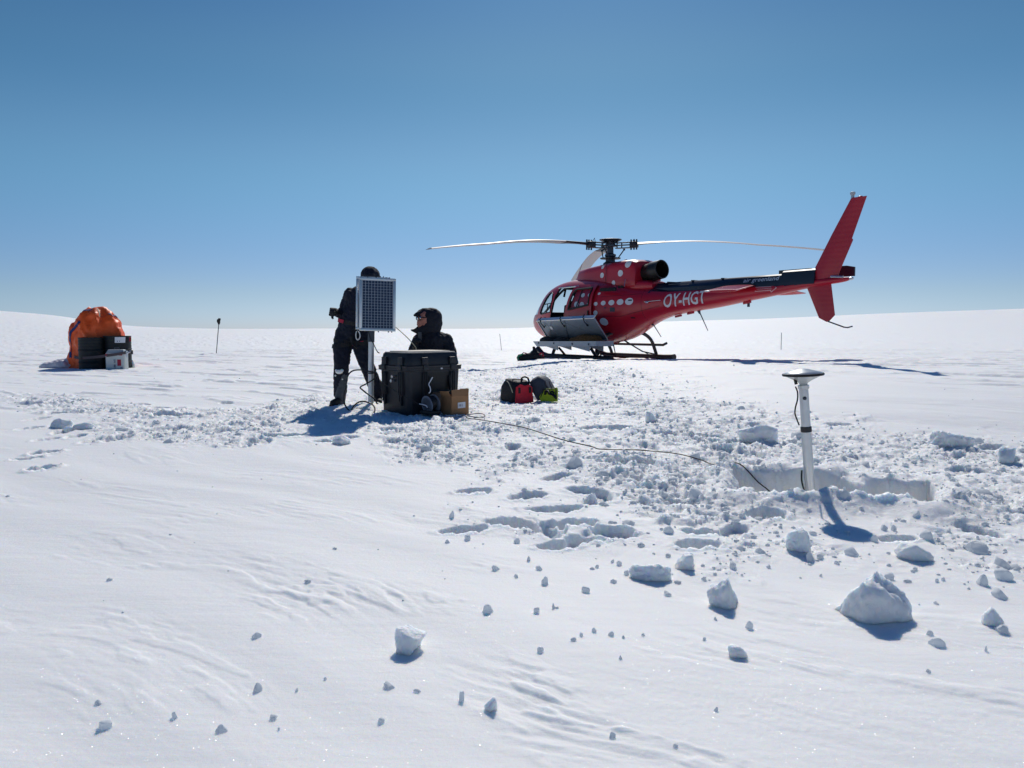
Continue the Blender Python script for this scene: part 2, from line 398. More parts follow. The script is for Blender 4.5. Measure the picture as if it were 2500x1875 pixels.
# metric layout is easier to read with log distance, so outlines are kept as (x/D, 3*ln D)
def qspace(x, y): return x / np.maximum(y, .3), 1.0 * np.log(np.maximum(y, .3))
def qpoly(poly):
    return [((X / Y), math.log(Y)) for X, Y in to_ground(poly)]
ROUGH_A = qpoly([(700, 990), (830, 965), (1000, 905), (1180, 893), (1270, 882), (1560, 884), (1640, 893), (1700, 918), (1800, 962), (1900, 985), (2100, 1010), (2300, 1035), (2500, 1050), (2700, 1060), (2700, 1330), (2400, 1345), (2250, 1320), (2000, 1310), (1880, 1330), (1700, 1330), (1560, 1290), (1480, 1240), (1300, 1200), (1180, 1180), (1130, 1150), (930, 1142), (900, 1105), (820, 1072), (700, 1040), (600, 1020)])
ROUGH_C = qpoly([(1120, 1150), (1500, 1150), (2000, 1250), (2700, 1300), (2700, 1480), (2300, 1450), (2000, 1440), (1850, 1470), (1600, 1450), (1450, 1420), (1300, 1370), (1130, 1320), (1090, 1270)])
ROUGH_B = qpoly([(-150, 955), (0, 965), (120, 958), (300, 975), (500, 992), (650, 985), (760, 960), (860, 970), (880, 1035), (700, 1055), (640, 1095), (400, 1098), (200, 1085), (180, 1040), (0, 988), (-150, 990)])
STREAK1 = [(2 * p[0], p[1]) for p in qpoly([(330, 1400), (700, 1385), (1150, 1450), (1260, 1560), (900, 1600), (500, 1560)])]
STREAK2 = [(2 * p[0], p[1]) for p in qpoly([(1230, 1590), (1700, 1570), (2300, 1640), (2600, 1720), (2700, 1950), (1300, 1950), (1080, 1740)])]
PIT = to_ground([(1797, 1161), (1880, 1164), (1955, 1166), (2010, 1163), (2060, 1176), (2105, 1192), (2132, 1203), (2150, 1186), (2220, 1188), (2288, 1192), (2293, 1242), (2255, 1247), (2150, 1228), (2000, 1228), (1880, 1224), (1812, 1218)])
# boot prints and dents (pixel where it shows, length m, width m, angle deg, depth)
PRINTS = []
for x, y, L, W, a, dep in [(1156, 1203, .26, .13, 8, .07), (1245, 1283, .30, .14, -5, .07), (1410, 1286, .28, .13, 0, .08), (1500, 1305, .28, .14, -8, .06), (1435, 1325, .27, .13, 5, .06), (1365, 1340, .26, .12, 5, .055),
        (1712, 1343, .27, .14, 10, .07), (1720, 1310, .22, .12, 0, .05), (2208, 1325, .24, .10, 5, .05), (1915, 1232, .22, .14, 10, .07), (2170, 1238, .34, .15, -4, .09), (1880, 1268, .26, .14, -5, .06),
        (1380, 1246, .25, .12, 6, .05), (1130, 1300, .3, .12, 10, .05), (100, 1108, .26, .13, 38, .09), (55, 1122, .24, .10, 35, .06), (92, 1148, .24, .14, 45, .10), (400, 1015, .6, .3, 0, .08), (700, 1065, .4, .18, 0, .06), (1490, 1048, .6, .25, 0, .08), (1540, 1130, .5, .2, 0, .06)]:
    (X, Y), = to_ground([(x, y)]); PRINTS.append((X, Y, L / 2, W / 2, R(a), dep))
_rp = random.Random(5)
for _ in range(64):     # more half-trodden boot prints through the trampled ground
    x, y = (_rp.uniform(60, 850), _rp.uniform(970, 1085)) if _ < 22 else (_rp.uniform(900, 2450), _rp.uniform(1000, 1320))
    (X, Y), = to_ground([(x, y)])
    if x < 1120 and y > 1120: continue
    if abs(X - 2.2) < 1.0 and abs(Y - 5.5) < .7 or (-1.9 < X < -.4 and 8.3 < Y < 9.9): continue
    PRINTS.append((X, Y, _rp.uniform(.13, .17), _rp.uniform(.065, .085), _rp.uniform(-1.6, 1.6), _rp.uniform(.02, .05)))
WD = R(-30)    # wind: drifts run from upper left to lower right
def masks(x, y):
    qx, qy = qspace(x, y)
    jx = .035 * noise2(x * 1.1 + 5, y * 1.1) + .02 * noise2(x * 4, y * 4 + 3); jy = .10 * noise2(x * .9 + 40, y * .9) + .05 * noise2(x * 3.1, y * 3.1 + 17)
    f = 4.0
    a = sstep(-.02, .16, seg_dist((qx + jx) * f / 2, qy + jy, [(p[0] * f / 2, p[1]) for p in ROUGH_A]))
    c = sstep(-.02, .16, seg_dist((qx + jx) * f / 2, qy + jy, [(p[0] * f / 2, p[1]) for p in ROUGH_C]))
    b = sstep(-.01, .06, seg_dist((qx + jx) * f / 2, qy + jy * .5, [(p[0] * f / 2, p[1]) for p in ROUGH_B]))
    front = (y > .5)
    patch = sstep(-.25, .25, noise2(x * .8 + 3, y * .8 + 9) + .5 * noise2(x * 2.3, y * 2.3))
    pc = sstep(.0, .45, noise2(x * 1.3 + 13, y * 1.3 + 2) + .4 * noise2(x * 4.1, y * 4.1))
    return np.where(front, np.clip(np.maximum(a * (.55 + .45 * patch), np.maximum(b * (.5 + .5 * patch), c * (.12 + .68 * pc))), 0, 1), 0)
def ground(x, y, detail=True):
    x = np.asarray(x, float); y = np.asarray(y, float); sh = x.shape; x = x.ravel(); y = y.ravel()
    z = base(x, y); r = np.hypot(x, y); near = 1 - sstep(25, 60, r)
    # wind drifts (sastrugi): long along the wind, short across, with a sharper lee side
    c, s = math.cos(WD), math.sin(WD); wx = x * c + y * s; wy = -x * s + y * c
    warp = .28 * noise2(wx * .5, wy * .5) + .03 * noise2(wx * 2.3, wy * 3); wy2 = wy + warp
    s1 = noise2(wx * .45 + 3, wy2 * 2.1); s2 = noise2(wx * 1.1 + 9, wy2 * 5.3 + 4); s3 = noise2(wx * 2.6, wy2 * 12)
    amt = .55 + .45 * noise2(x * .35 + 8, y * .35)
    m = masks(x, y)
    fore = sstep(3.4, 2.6, y) * (y > 0) * sstep(-2.2, -1.0, x) * .5 + .5
    qx, qy = qspace(x, y); qx = qx * 2 + .06 * noise2(x * 1.5, y * 1.5 + 4)
    stk = np.maximum(sstep(-.05, .22, seg_dist(qx, qy, STREAK1)), sstep(-.05, .22, seg_dist(qx, qy, STREAK2)) * 1.15) * (y > .5)
    g1_ = noise2(wx * 1.9 + 9, wy2 * 10.5 + 4) + .55 * noise2(wx * 4.3 + 40, wy2 * 25) + .25 * noise2(x * 16, y * 16); g2_ = noise2(wx * 4.5 + 2, wy2 * 27 + 14); g3_ = noise2(wx * 13, wy2 * 62 + 3); g4_ = noise2(x * 45, y * 45)
    gate = .12 + .88 * sstep(-.05, .3, noise2(wx * .9 + 3, wy * 2.1 + 21))
    streak = (.0080 * sstep(.05, .30, g1_) + .0042 * g2_ + .0022 * g3_) * gate + .0009 * g4_
    wide = (.0030 * sstep(.1, .4, g1_) + .0016 * g2_ + .0007 * g3_) * gate * sstep(16, 5, r)
    z = z + (.012 * s1 + .003 * np.abs(s2) * amt + wide + streak * stk) * (1 - .6 * m)
    # scoured hard ridges farther out: low steps that show as dark dashes
    far = sstep(8, 14, r) * (1 - sstep(60, 200, r))
    st = noise2(wx * .42 + 30, wy2 * 2.6 + 3) + .55 * noise2(wx * 1.3 + 3, wy2 * 8.5) + .25 * noise2(x * 3, y * 5)
    z = z + far * (.013 * sstep(.34, .46, st) + .018 * sstep(.58, .70, st)) * (1 - .75 * m)
    stf = noise2(wx * .09 + 70, wy * .55) + .5 * noise2(wx * .25 + 7, wy * 1.6)
    z = z + sstep(30, 55, r) * (1 - sstep(250, 600, r)) * .055 * sstep(.40, .55, stf)
    s4 = noise2(wx * .05 + 2, wy * .22 + 8)
    z = z + sstep(35, 80, r) * (.05 * s4) * (1 - sstep(300, 900, r))
    if detail:
        # trampled, dug-over snow: billowed lumps at several sizes, the ridged tops kept sharp
        w1 = x + .05 * noise2(x * 9, y * 9); w2 = y + .05 * noise2(x * 9 + 31, y * 9)
        n1 = np.abs(noise2(w1 * 3.2, w2 * 3.2)); n2 = np.abs(noise2(w1 * 7.1 + 4, w2 * 7.1)); n3 = np.abs(noise2(w1 * 15 + 8, w2 * 15)); n4 = np.abs(noise2(w1 * 31, w2 * 31 + 5)); n5 = noise2(w1 * 62, w2 * 62)
        rough = .026 * (n1 - .3) + .024 * (n2 - .28) + .022 * (n3 - .25) + .015 * n4 + .006 * np.abs(n5)
        lump = sstep(.34, .50, noise2(w1 * 3.4 + 77, w2 * 3.4)) * .028 + sstep(.30, .46, noise2(w1 * 8 + 17, w2 * 8)) * .022 - sstep(.35, .5, noise2(w1 * 4.2 + 107, w2 * 4.2 + 7)) * .030
        k = (m * near) > .01
        if k.any():
            u1, u2 = w1[k], w2[k]; g1 = .5 + .5 * sstep(-.2, .3, noise2(u1 * 1.3 + 50, u2 * 1.3))
            rough[k] += g1 * (.045 * chunks2(u1 * 7, u2 * 7) * sstep(-.1, .35, noise2(u1 * 2.1 + 9, u2 * 2.1)) + .030 * chunks2(u1 * 14, u2 * 14, 77) + .014 * chunks2(u1 * 30, u2 * 30, 133))
        z = z + m * (rough + lump) * .78 * near
    for X, Y, L, W, a, dep in PRINTS:
        dx, dy = x - X, y - Y; sel = (np.abs(dx) < 1) & (np.abs(dy) < 1)
        if not sel.any(): continue
        u = (dx[sel] * math.cos(a) + dy[sel] * math.sin(a)) / L; v = (-dx[sel] * math.sin(a) + dy[sel] * math.cos(a)) / W
        n_ = noise2(dx[sel] * 14, dy[sel] * 14 + X); n2_ = noise2(dx[sel] * 38 + 5, dy[sel] * 38 + X)
        q = (np.abs(u) ** 2.6 + np.abs(v * (1 + .18 * np.minimum(u * u, 2))) ** 2.6) ** (1 / 2.6) * (1 + .12 * n_ + .07 * n2_)
        q = np.where((np.abs(u) < 1.9) & (np.abs(v) < 1.9), q, 9.)
        z[sel] += -dep * (1 - sstep(.80, 1.0, q)) * (1 + .25 * n2_ + .25 * u) + dep * np.exp(-((q - 1.20) / .2) ** 2) * (.14 + .20 * n_ + .12 * n2_)
    sel = (np.abs(x - 2.2) < 1.6) & (np.abs(y - 5.4) < 1.2)
    if sel.any():
        X, Y = x[sel], y[sel]
        d = seg_dist(X + .035 * noise2(X * 4, Y * 4), Y + .05 * noise2(X * 3.2 + 9, Y * 3.2), PIT)
        ins = sstep(-.012, .045, d)
        floor = .42 - .05 * noise2(X * 3, Y * 3) + .02 * np.abs(noise2(X * 14, Y * 14))
        rim = .05 * np.exp(-((d + .10) / .09) ** 2) * (1 + .8 * noise2(X * 4, Y * 4 + 3))
        # spoil heaped on the near lip and a hump on the far one
        rim = rim + .05 * np.exp(-(((X - 2.12) / .13) ** 2 + ((Y - 6.0) / .14) ** 2)) + .045 * np.exp(-((d + .18) / .15) ** 2) * sstep(5.4, 5.0, Y)
        z[sel] = np.where(ins > .02, (z[sel] + rim) * (1 - ins) + ins * (base(X, Y) - floor), z[sel] + rim)
    # hollow and banked snow round the equipment
    for X, Y, rad, h in [(-1.70, 9.25, .32, .07), (-.95, 9.0, .9, -.02), (.2, 10.1, .5, -.03)]:
        z += h * np.exp(-((x - X) ** 2 + (y - Y) ** 2) / rad ** 2)
    return z.reshape(sh)
def gz(x, y, detail=False): return float(ground(np.array([x]), np.array([y]), detail)[0])

def make_ground():
    rs = [.25, .45, .7, .95]; r = 1.15
    while r < 34: rs.append(r); r += max(.0065, .0031 * r)
    while r < 6000: rs.append(r); r *= 1.035
    rs = np.array(rs)
    dense = np.linspace(-R(43.5), R(43.5), 960); side = np.linspace(R(43.5), 2 * math.pi - R(43.5), 56)[1:-1]
    az = np.concatenate([dense, side]); nr, na = len(rs), len(az)
    jit = 1 + 0 * rs
    A, RR = np.meshgrid(az, rs); X = RR * np.sin(A); Y = RR * np.cos(A)
    Z = np.empty_like(X)
    for k in range(0, nr, 64): Z[k:k + 64] = ground(X[k:k + 64], Y[k:k + 64])
    co = np.stack([X, Y, Z], -1).reshape(-1, 3)
    i = np.arange(nr - 1)[:, None] * na; j = np.arange(na)[None]; jn = (j + 1) % na
    quads = np.stack([i + j, i + jn, i + na + jn, i + na + j], -1).reshape(-1, 4)[:, ::-1]
    n = len(co); co = np.vstack([co, [[0, 0, 0]]])
    nq = len(quads); tri = np.stack([np.full(na, n), np.arange(na), (np.arange(na) + 1) % na], -1)[:, ::-1]
    me = bpy.data.meshes.new('snow_field')
    me.vertices.add(len(co)); me.vertices.foreach_set('co', co.ravel())
    loops = np.concatenate([quads.ravel(), tri.ravel()]); me.loops.add(len(loops)); me.loops.foreach_set('vertex_index', loops)
    me.polygons.add(nq + na)
    me.polygons.foreach_set('loop_start', np.concatenate([np.arange(nq) * 4, nq * 4 + np.arange(na) * 3]))
    me.polygons.foreach_set('use_smooth', np.ones(nq + na, bool))
    me.update(calc_edges=True); me.validate(); me.materials.append(M['snow'])
    Rg = np.concatenate([masks(X[k:k + 64].ravel(), Y[k:k + 64].ravel()) for k in range(0, nr, 64)] + [[0.]])
    for px_, py_, L_, W_, a_, d_ in PRINTS: Rg[:-1] = np.maximum(Rg[:-1], .8 * np.exp(-((X.ravel() - px_) ** 2 + (Y.ravel() - py_) ** 2) / (L_ * 1.3) ** 2))
    me.attributes.new('rough', 'FLOAT', 'POINT').data.foreach_set('value', Rg.astype(np.float32))
    o = bpy.data.objects.new('snow_ground', me); COL.objects.link(o)
    tag(o, 'wide white snow field, smooth in front and trampled around the camp', None, None, 'structure')
    return o
make_ground()

# ------------------------------------------------------------------ loose snow: lumps one can point at, then crumbs
def icos(sub):
    bm = bmesh.new(); bmesh.ops.create_icosphere(bm, subdivisions=sub, radius=1); bm.verts.index_update()
    v = np.array([x.co[:] for x in bm.verts]); f = np.array([[q.index for q in p.verts] for p in bm.faces]); bm.free(); return v, f
ICO = {k: icos(k) for k in (1, 2, 3, 4, 5)}
def clod_mesh(sub, seed, size, facet=7, rough=.16, name='clod'):
    v, f = ICO[sub]; v = v.copy(); g = np.random.default_rng(seed)
    Qr = np.linalg.qr(g.normal(size=(3, 3)))[0]; c = v @ Qr
    v = v / ((np.abs(c) ** 5).sum(1) ** (1 / 5))[:, None] * .80      # broken from a slab: blocky to start with
    for _ in range(facet):
        n = g.normal(size=3); n /= np.linalg.norm(n); d = g.uniform(.42, .80)
        h = v @ n; k = np.where(h > d, d / np.maximum(h, 1e-6), 1); v *= k[:, None]
    o = g.uniform(0, 50)
    if sub > 1:
        q = 1 + rough * .55 * noise3(v * 1.6 + o) + rough * .40 * noise3(v * 3.9 + o)
        if sub > 3: q = q + rough * .30 * noise3(v * 8.5 + o) + rough * .16 * noise3(v * 19 + o) + rough * .10 * noise3(np.stack([v[:, 0] * 1.5, v[:, 1] * 1.5, v @ Qr[0] * 22], -1) + o)
    else: q = 1 + g.uniform(-.2, .2, len(v))
    v = v * q[:, None]; v *= np.array(size)[None] / 2 * 1.12; lo = v[:, 2].min() + .36 * np.ptp(v[:, 2]); v[:, 2] = np.maximum(v[:, 2], lo) - lo; v[:, :2] *= (np.array(size[:2]) / np.ptp(v[:, :2], axis=0))[None]; v[:, 2] *= size[2] / v[:, 2].max()
    me = bpy.data.meshes.new(name); me.from_pydata(v.tolist(), [], f.tolist()); me.materials.append(M['clod' if sub > 3 else 'crumb'])
    shade(me, 38 if sub < 4 else 60)
    return me
def ground_at(x, y):
    (X, Y), = to_ground([(x, y)]); return X, Y
def lump(x, y, w, h, seed, name, label, sub=4, depth=.8, facet=7, rough=.16, rz=0., tilt=0., group=None, sink=.12):
    X, Y = ground_at(x, y); W = w / FP * Y; Hh = h / FP * Y
    o = bpy.data.objects.new(name, clod_mesh(sub, seed, (W, W * depth, Hh * 1.06), facet, rough, name)); COL.objects.link(o)
    o.location = (X, Y + W * depth * .25, gz(X, Y, True) - Hh * sink * 1.2); o.rotation_euler = (tilt, 0, rz)
    return tag(o, label, 'snow lump', group)
G_BIG = 'loose blocks of dug snow'
lump(2165, 1528, 176, 122, 503, 'snow_block', 'largest angular block of snow with ribbed face in the right foreground', 5, .75, 6, .2, R(0), group=G_BIG)
lump(1787, 1492, 90, 80, 505, 'snow_block', 'pointed pyramid shaped lump of snow left of the largest block', 5, .85, 6, .2, group=G_BIG)
lump(985, 1612, 84, 62, 515, 'snow_block', 'lone bright wedge of snow alone on the smooth foreground', 5, .8, 6, .2, R(8), group=G_BIG)
lump(1968, 1362, 64, 66, 511, 'snow_block', 'rounded lump of snow just in front of the antenna shadow', 5, .9, 4, .2, group=G_BIG)
lump(1598, 1424, 116, 44, 513, 'snow_block', 'long curved slab of snow lying flat in front of the trampled area', 5, .45, 5, .24, R(-12), group=G_BIG)
lump(1684, 1402, 62, 40, 18, 'snow_block', 'broken lump of snow at the right end of the curved slab', 4, .8, 6, .25, group=G_BIG)
lump(2252, 1376, 88, 42, 501, 'snow_block', 'low layered slab of snow behind the largest block', 4, .7, 5, .2, R(-15), group=G_BIG)
lump(1870, 1084, 98, 46, 510, 'snow_block', 'thick overhanging slab of snow left of the antenna pole', 5, .6, 6, .18, group=G_BIG)
lump(2338, 1098, 108, 56, 512, 'snow_block', 'heaped mound of broken snow right of the antenna pole', 5, .7, 5, .3, sink=.25, group=G_BIG)
lump(2474, 1134, 78, 40, 500, 'snow_block', 'slanting slab of snow at the right edge behind the pit', 4, .5, 6, .2, R(25), group=G_BIG)
lump(1594, 1034, 36, 30, 63, 'snow_block', 'upright white lump of snow beyond the cable right of the lime bag', 4, .7, 6, .15, group=G_BIG)
lump(136, 1046, 60, 26, 64, 'snow_block', 'leftmost of three flat snow slabs lying in a row at left', 4, .7, 7, .14, group=G_BIG)
lump(160, 1051, 48, 22, 65, 'snow_block', 'middle one of three flat snow slabs lying in a row at left', 4, .7, 7, .14, group=G_BIG)
lump(190, 1049, 52, 18, 66, 'snow_block', 'rightmost of three flat snow slabs lying in a row at left', 4, .7, 7, .14, group=G_BIG)
lump(828, 1086, 46, 24, 67, 'snow_block', 'small round lump of snow below the blue shadow of the case', 4, .8, 4, .2, group=G_BIG)
lump(1820, 1628, 48, 30, 68, 'snow_block', 'crumbly oval lump of snow below the pointed pyramid lump', 4, .8, 4, .25, group=G_BIG)
lump(2459, 1546, 52, 48, 69, 'snow_block', 'ribbed lump of snow right of the largest block near the edge', 4, .8, 7, .2, group=G_BIG)
lump(1196, 1768, 34, 34, 70, 'snow_block', 'smooth drop shaped lump of snow near the bottom centre', 4, .9, 3, .1, group=G_BIG)
FORE = [(608, 1712, 30, 22), (610, 1578, 24, 14), (204, 1747, 22, 12), (217, 1808, 38, 22), (395, 1787, 18, 18), (513, 1823, 32, 18), (645, 1787, 25, 12), (706, 1714, 11, 9), (940, 1708, 34, 16), (1123, 1738, 16, 26), (917, 1796, 18, 14), (1011, 1717, 22, 8), (780, 1686, 9, 8), (660, 1816, 9, 8),
        (1193, 1516, 34, 22), (1332, 1438, 20, 22), (1312, 1515, 17, 15), (1355, 1502, 13, 14), (1455, 1566, 13, 12), (1500, 1574, 16, 12), (1424, 1577, 12, 9), (1405, 1590, 16, 9), (1321, 1617, 18, 14), (1523, 1636, 15, 10), (1530, 1580, 10, 8), (1580, 1573, 9, 7), (1760, 1528, 12, 9), (1844, 1550, 20, 20), (1732, 1584, 12, 8), (1505, 1836, 17, 14), (1666, 1861, 16, 9), (1767, 1768, 14, 10), (1990, 1382, 16, 26),
        (2100, 1366, 34, 20), (2191, 1428, 30, 16), (2428, 1440, 42, 28), (2482, 1426, 44, 28), (2473, 1470, 38, 22), (2485, 1562, 46, 20), (2321, 1597, 40, 22), (2298, 1666, 18, 9), (2199, 1304, 20, 15), (2174, 1304, 24, 15), (2287, 1328, 36, 22), (2151, 1331, 18, 16), (2408, 1356, 66, 24), (2470, 1394, 40, 24), (1518, 1387, 14, 12), (1537, 1411, 18, 12), (1462, 1394, 10, 9), (1292, 1378, 14, 14), (1318, 1402, 18, 11), (1800, 1400, 24, 16), (1434, 1457, 25, 14), (1504, 1434, 18, 10), (1640, 1463, 22, 12), (1363, 1320, 34, 26), (1542, 1291, 36, 12), (1640, 1310, 30, 16), (1100, 1270, 15, 20), (1138, 1325, 20, 14), (2310, 1433, 13, 9), (2326, 1430, 12, 9), (2255, 1403, 16, 9), (2300, 1570, 20, 12),
        (2440, 1610, 10, 16), (2310, 1489, 16, 8), (1620, 1420, 20, 10), (1730, 1430, 16, 9), (1890, 1400, 14, 10), (2020, 1420, 10, 7), (2060, 1390, 14, 9), (1260, 1330, 16, 12), (1210, 1402, 22, 12), (1260, 1420, 16, 9), (1090, 1335, 14, 10), (1480, 1330, 16, 12), (1500, 1380, 10, 8)]
def where_lump(x, y):
    if y > 1390 and x < 830: return 'small snow lump strewn over the smooth snow at bottom left'
    if y > 1440 and x < 1250: return 'small snow lump on the smooth snow round the lone bright wedge'
    if y > 1390 and x < 2050: return 'small snow lump lying between the bright wedge and the largest block'
    if y > 1390: return 'small snow lump scattered round the largest block at right'
    return 'small snow lump beside the boot prints in front of the cable' if x < 1700 else 'small snow lump in front of the dug pit near the antenna shadow'
count = 18
for k, (x, y, w, h) in enumerate(FORE):
    on_smooth = y > 1390 or x < 1000
    lump(x, y, w, h, 100 + k, 'snow_clod', where_lump(x, y), 3, random.uniform(.6, .95), 6, .18, random.uniform(0, 6), group='small loose lumps of snow'); count += 1
def where_clod(x, y):
    if x < 870: return 'crumbled clod of snow in the trampled strip left of the case'
    if x > 2300: return 'crumbled clod of snow on trampled ground right of the pit'
    if y < 1160 and x > 1600: return 'crumbled clod of snow on trampled ground behind the pit'
    if x > 1700: return 'crumbled clod of snow on the heaped near side of the pit'
    return 'crumbled clod of snow on trampled ground between case and pit'
# further clods of the trampled ground, alike, sharing a few meshes
protos = [clod_mesh(2, 300 + k, (1, random.uniform(.6, .9), random.uniform(.5, .8)), 6, .2, 'snow_clod') for k in range(12)]
tries = 0
while count < 298 and tries < 20000:
    tries += 1
    y = random.uniform(900, 1420); x = random.uniform(-10, 2510)
    X, Y = ground_at(x, y)
    if Y > 13.5 or float(masks(np.array([X]), np.array([Y]))[0]) < random.uniform(.25, .8): continue
    if float(seg_dist(np.array([X]), np.array([Y]), PIT)[0]) > -.06: continue
    if -1.9 < X < -.55 and 8.5 < Y < 9.9: continue
    s = min(.15, .035 + .028 * random.expovariate(1.) + .002 * Y)
    o = bpy.data.objects.new('snow_clod', random.choice(protos)); COL.objects.link(o)
    o.location = (X, Y, gz(X, Y, True) - .22 * s); o.scale = (s, s * random.uniform(.8, 1.2), s * random.uniform(.55, .9)); o.rotation_euler = (random.uniform(-.4, .4), random.uniform(-.4, .4), random.uniform(0, 6.3))
    tag(o, where_clod(x, y), 'snow lump', 'clods on the trampled snow'); count += 1
def crumbs():
    v0, f0 = ICO[1]; vs, fs = [], []; N = 6500
    pts = []
    while sum(len(p) for p in pts) < N:
        px = RNG.uniform(-60, 2560, 9000); py = 872 + (RNG.uniform(0, 1, 9000) ** 1.25) * 640
        D = np.full(px.shape, 8.)
        for _ in range(10): D = .5 * D + .5 * np.clip((CAM_H - base((px - 1250) / FP * D, D)) * FP / np.maximum(py - 803, 6), 1, 40)
        X = (px - 1250) / FP * D; m = masks(X, D)
        ok = (RNG.uniform(0, 1, len(X)) < m ** 1.3 + .004) & (seg_dist(X, D, PIT) < -.02) & (D < 24)
        pts.append(np.stack([X[ok], D[ok]], -1))
    P = np.vstack(pts)[:N]; Z = ground(P[:, 0], P[:, 1])
    size = (.009 + .009 * RNG.exponential(1, len(P))) * (.75 + .03 * P[:, 1]); size = np.clip(size, .006, .04)
    jit = RNG.uniform(.75, 1.15, (len(P), len(v0), 1)); ax = RNG.uniform(.6, 1.25, (len(P), 1, 3)); ax[..., 2] *= .8
    V = v0[None] * jit * ax * size[:, None, None] * .62
    th = RNG.uniform(0, 6.28, len(P)); c, s = np.cos(th)[:, None], np.sin(th)[:, None]
    x = V[..., 0] * c - V[..., 1] * s; y = V[..., 0] * s + V[..., 1] * c
    V = np.stack([x + P[:, 0:1], y + P[:, 1:2], V[..., 2] + (Z + size * .02)[:, None]], -1).reshape(-1, 3)
    F = (f0[None] + (np.arange(len(P)) * len(v0))[:, None, None]).reshape(-1, 3)
    me = bpy.data.meshes.new('snow_crumbs'); me.vertices.add(len(V)); me.vertices.foreach_set('co', V.ravel())
    me.loops.add(F.size); me.loops.foreach_set('vertex_index', F.ravel()); me.polygons.add(len(F)); me.polygons.foreach_set('loop_start', np.arange(len(F)) * 3)
    me.polygons.foreach_set('use_smooth', np.ones(len(F), bool)); me.update(calc_edges=True); me.materials.append(M['crumb'])
    o = bpy.data.objects.new('snow_crumbs', me); COL.objects.link(o)
    tag(o, 'fine crumbled snow strewn over the trampled ground', 'snow', None, 'stuff')
crumbs()

# ------------------------------------------------------------------ helicopter (x forward, y left, z up; origin under the rotor)
HD = 20.8; HX = .1269 * HD
heli = thing('helicopter', 'red helicopter with white dots parked on the snow', 'helicopter', (HX, HD, CAM_H - .80), R(180 - 57))
SEC = np.array([  # t, bottom, top, half width, roundness
    (3.22, .96, 1.09, .09, 2.0), (3.17, .86, 1.18, .25, 2.0), (3.04, .73, 1.30, .40, 2.1), (2.82, .59, 1.45, .545, 2.2), (2.56, .50, 1.66, .665, 2.3), (2.28, .45, 1.85, .76, 2.45),
    (1.98, .42, 2.00, .845, 2.6), (1.68, .40, 2.09, .905, 2.7), (1.3, .39, 2.15, .935, 2.8), (.7, .39, 2.18, .935, 2.8), (.1, .41, 2.16, .935, 2.7), (-.4, .47, 2.11, .905, 2.5),
    (-.8, .58, 2.04, .83, 2.35), (-1.2, .74, 1.96, .715, 2.2), (-1.6, .90, 1.89, .585, 2.1), (-2.0, 1.03, 1.83, .47, 2.05), (-2.4, 1.125, 1.79, .385, 2.0)])
BOOM = np.array([(-2.37, 1.12, 1.79, .38, 2.), (-3.0, 1.20, 1.775, .31, 2.), (-3.76, 1.28, 1.765, .25, 2.), (-4.6, 1.395, 1.765, .20, 2.), (-5.43, 1.51, 1.775, .15, 2.), (-6.03, 1.60, 1.79, .115, 2.), (-6.7, 1.68, 1.805, .075, 2.), (-7.0, 1.715, 1.80, .05, 2.), (-7.08, 1.74, 1.79, .025, 2.)])
def sec_at(T, t):
    o = T[np.argsort(T[:, 0])]; return [float(hermite(o[:, 0], o[:, k], np.array([t]))[0]) for k in range(1, 5)]
def side_y(t, z, T=SEC, off=0.):
    zb, zt, w, n = sec_at(T, t); h = (zt - zb) / 2; q = min(1, abs((z - zb - h) / h))
    return w * max(0, 1 - q ** n) ** (1 / n) + off
def ring(t, T=SEC, n=48, inset=0.):
    zb, zt, w, e = sec_at(T, t); h = (zt - zb) / 2 - inset; w = max(.02, w - inset); h = max(.02, h); zc = (zt + zb) / 2; out = []
    for j in range(n):
        a = 2 * math.pi * j / n; c, s = math.cos(a), math.sin(a)
        out.append((t, w * math.copysign(abs(c) ** (2 / e), c), zc + h * math.copysign(abs(s) ** (2 / e), s)))
    return out
def stations(T, step):
    ts = [T[0, 0]]; 
    for a, b in zip(T[:-1, 0], T[1:, 0]):
        k = max(1, int(round(abs(a - b) / step))); ts += [a + (b - a) * (i + 1) / k for i in range(k)]
    return ts
W_FRONT = [(1.47, 1.27), (1.40, 1.62), (1.44, 1.77), (1.54, 1.82), (1.66, 1.80), (2.12, 1.25), (2.01, 1.21)]
W_LOW = [(1.62, .80), (1.64, 1.08), (1.76, 1.12), (2.08, 1.06), (2.20, .92), (2.04, .78)]
DOORWAY = [(1.60, .70), (1.20, 1.90), (1.10, 1.93), (.30, 1.93), (.80, .70)]
W_REAR = [(.56, 1.31), (.37, 1.80), (.28, 1.85), (-.26, 1.87), (-.30, 1.82), (-.29, 1.42)]
SCREEN = [(3.05, 1.20), (2.38, 1.22), (1.86, 1.92), (1.76, 2.5), (4.0, 2.5), (4.0, 1.20)]
CHIN = [(3.5, .78), (3.5, 1.10), (3.02, 1.12), (2.84, .84)]
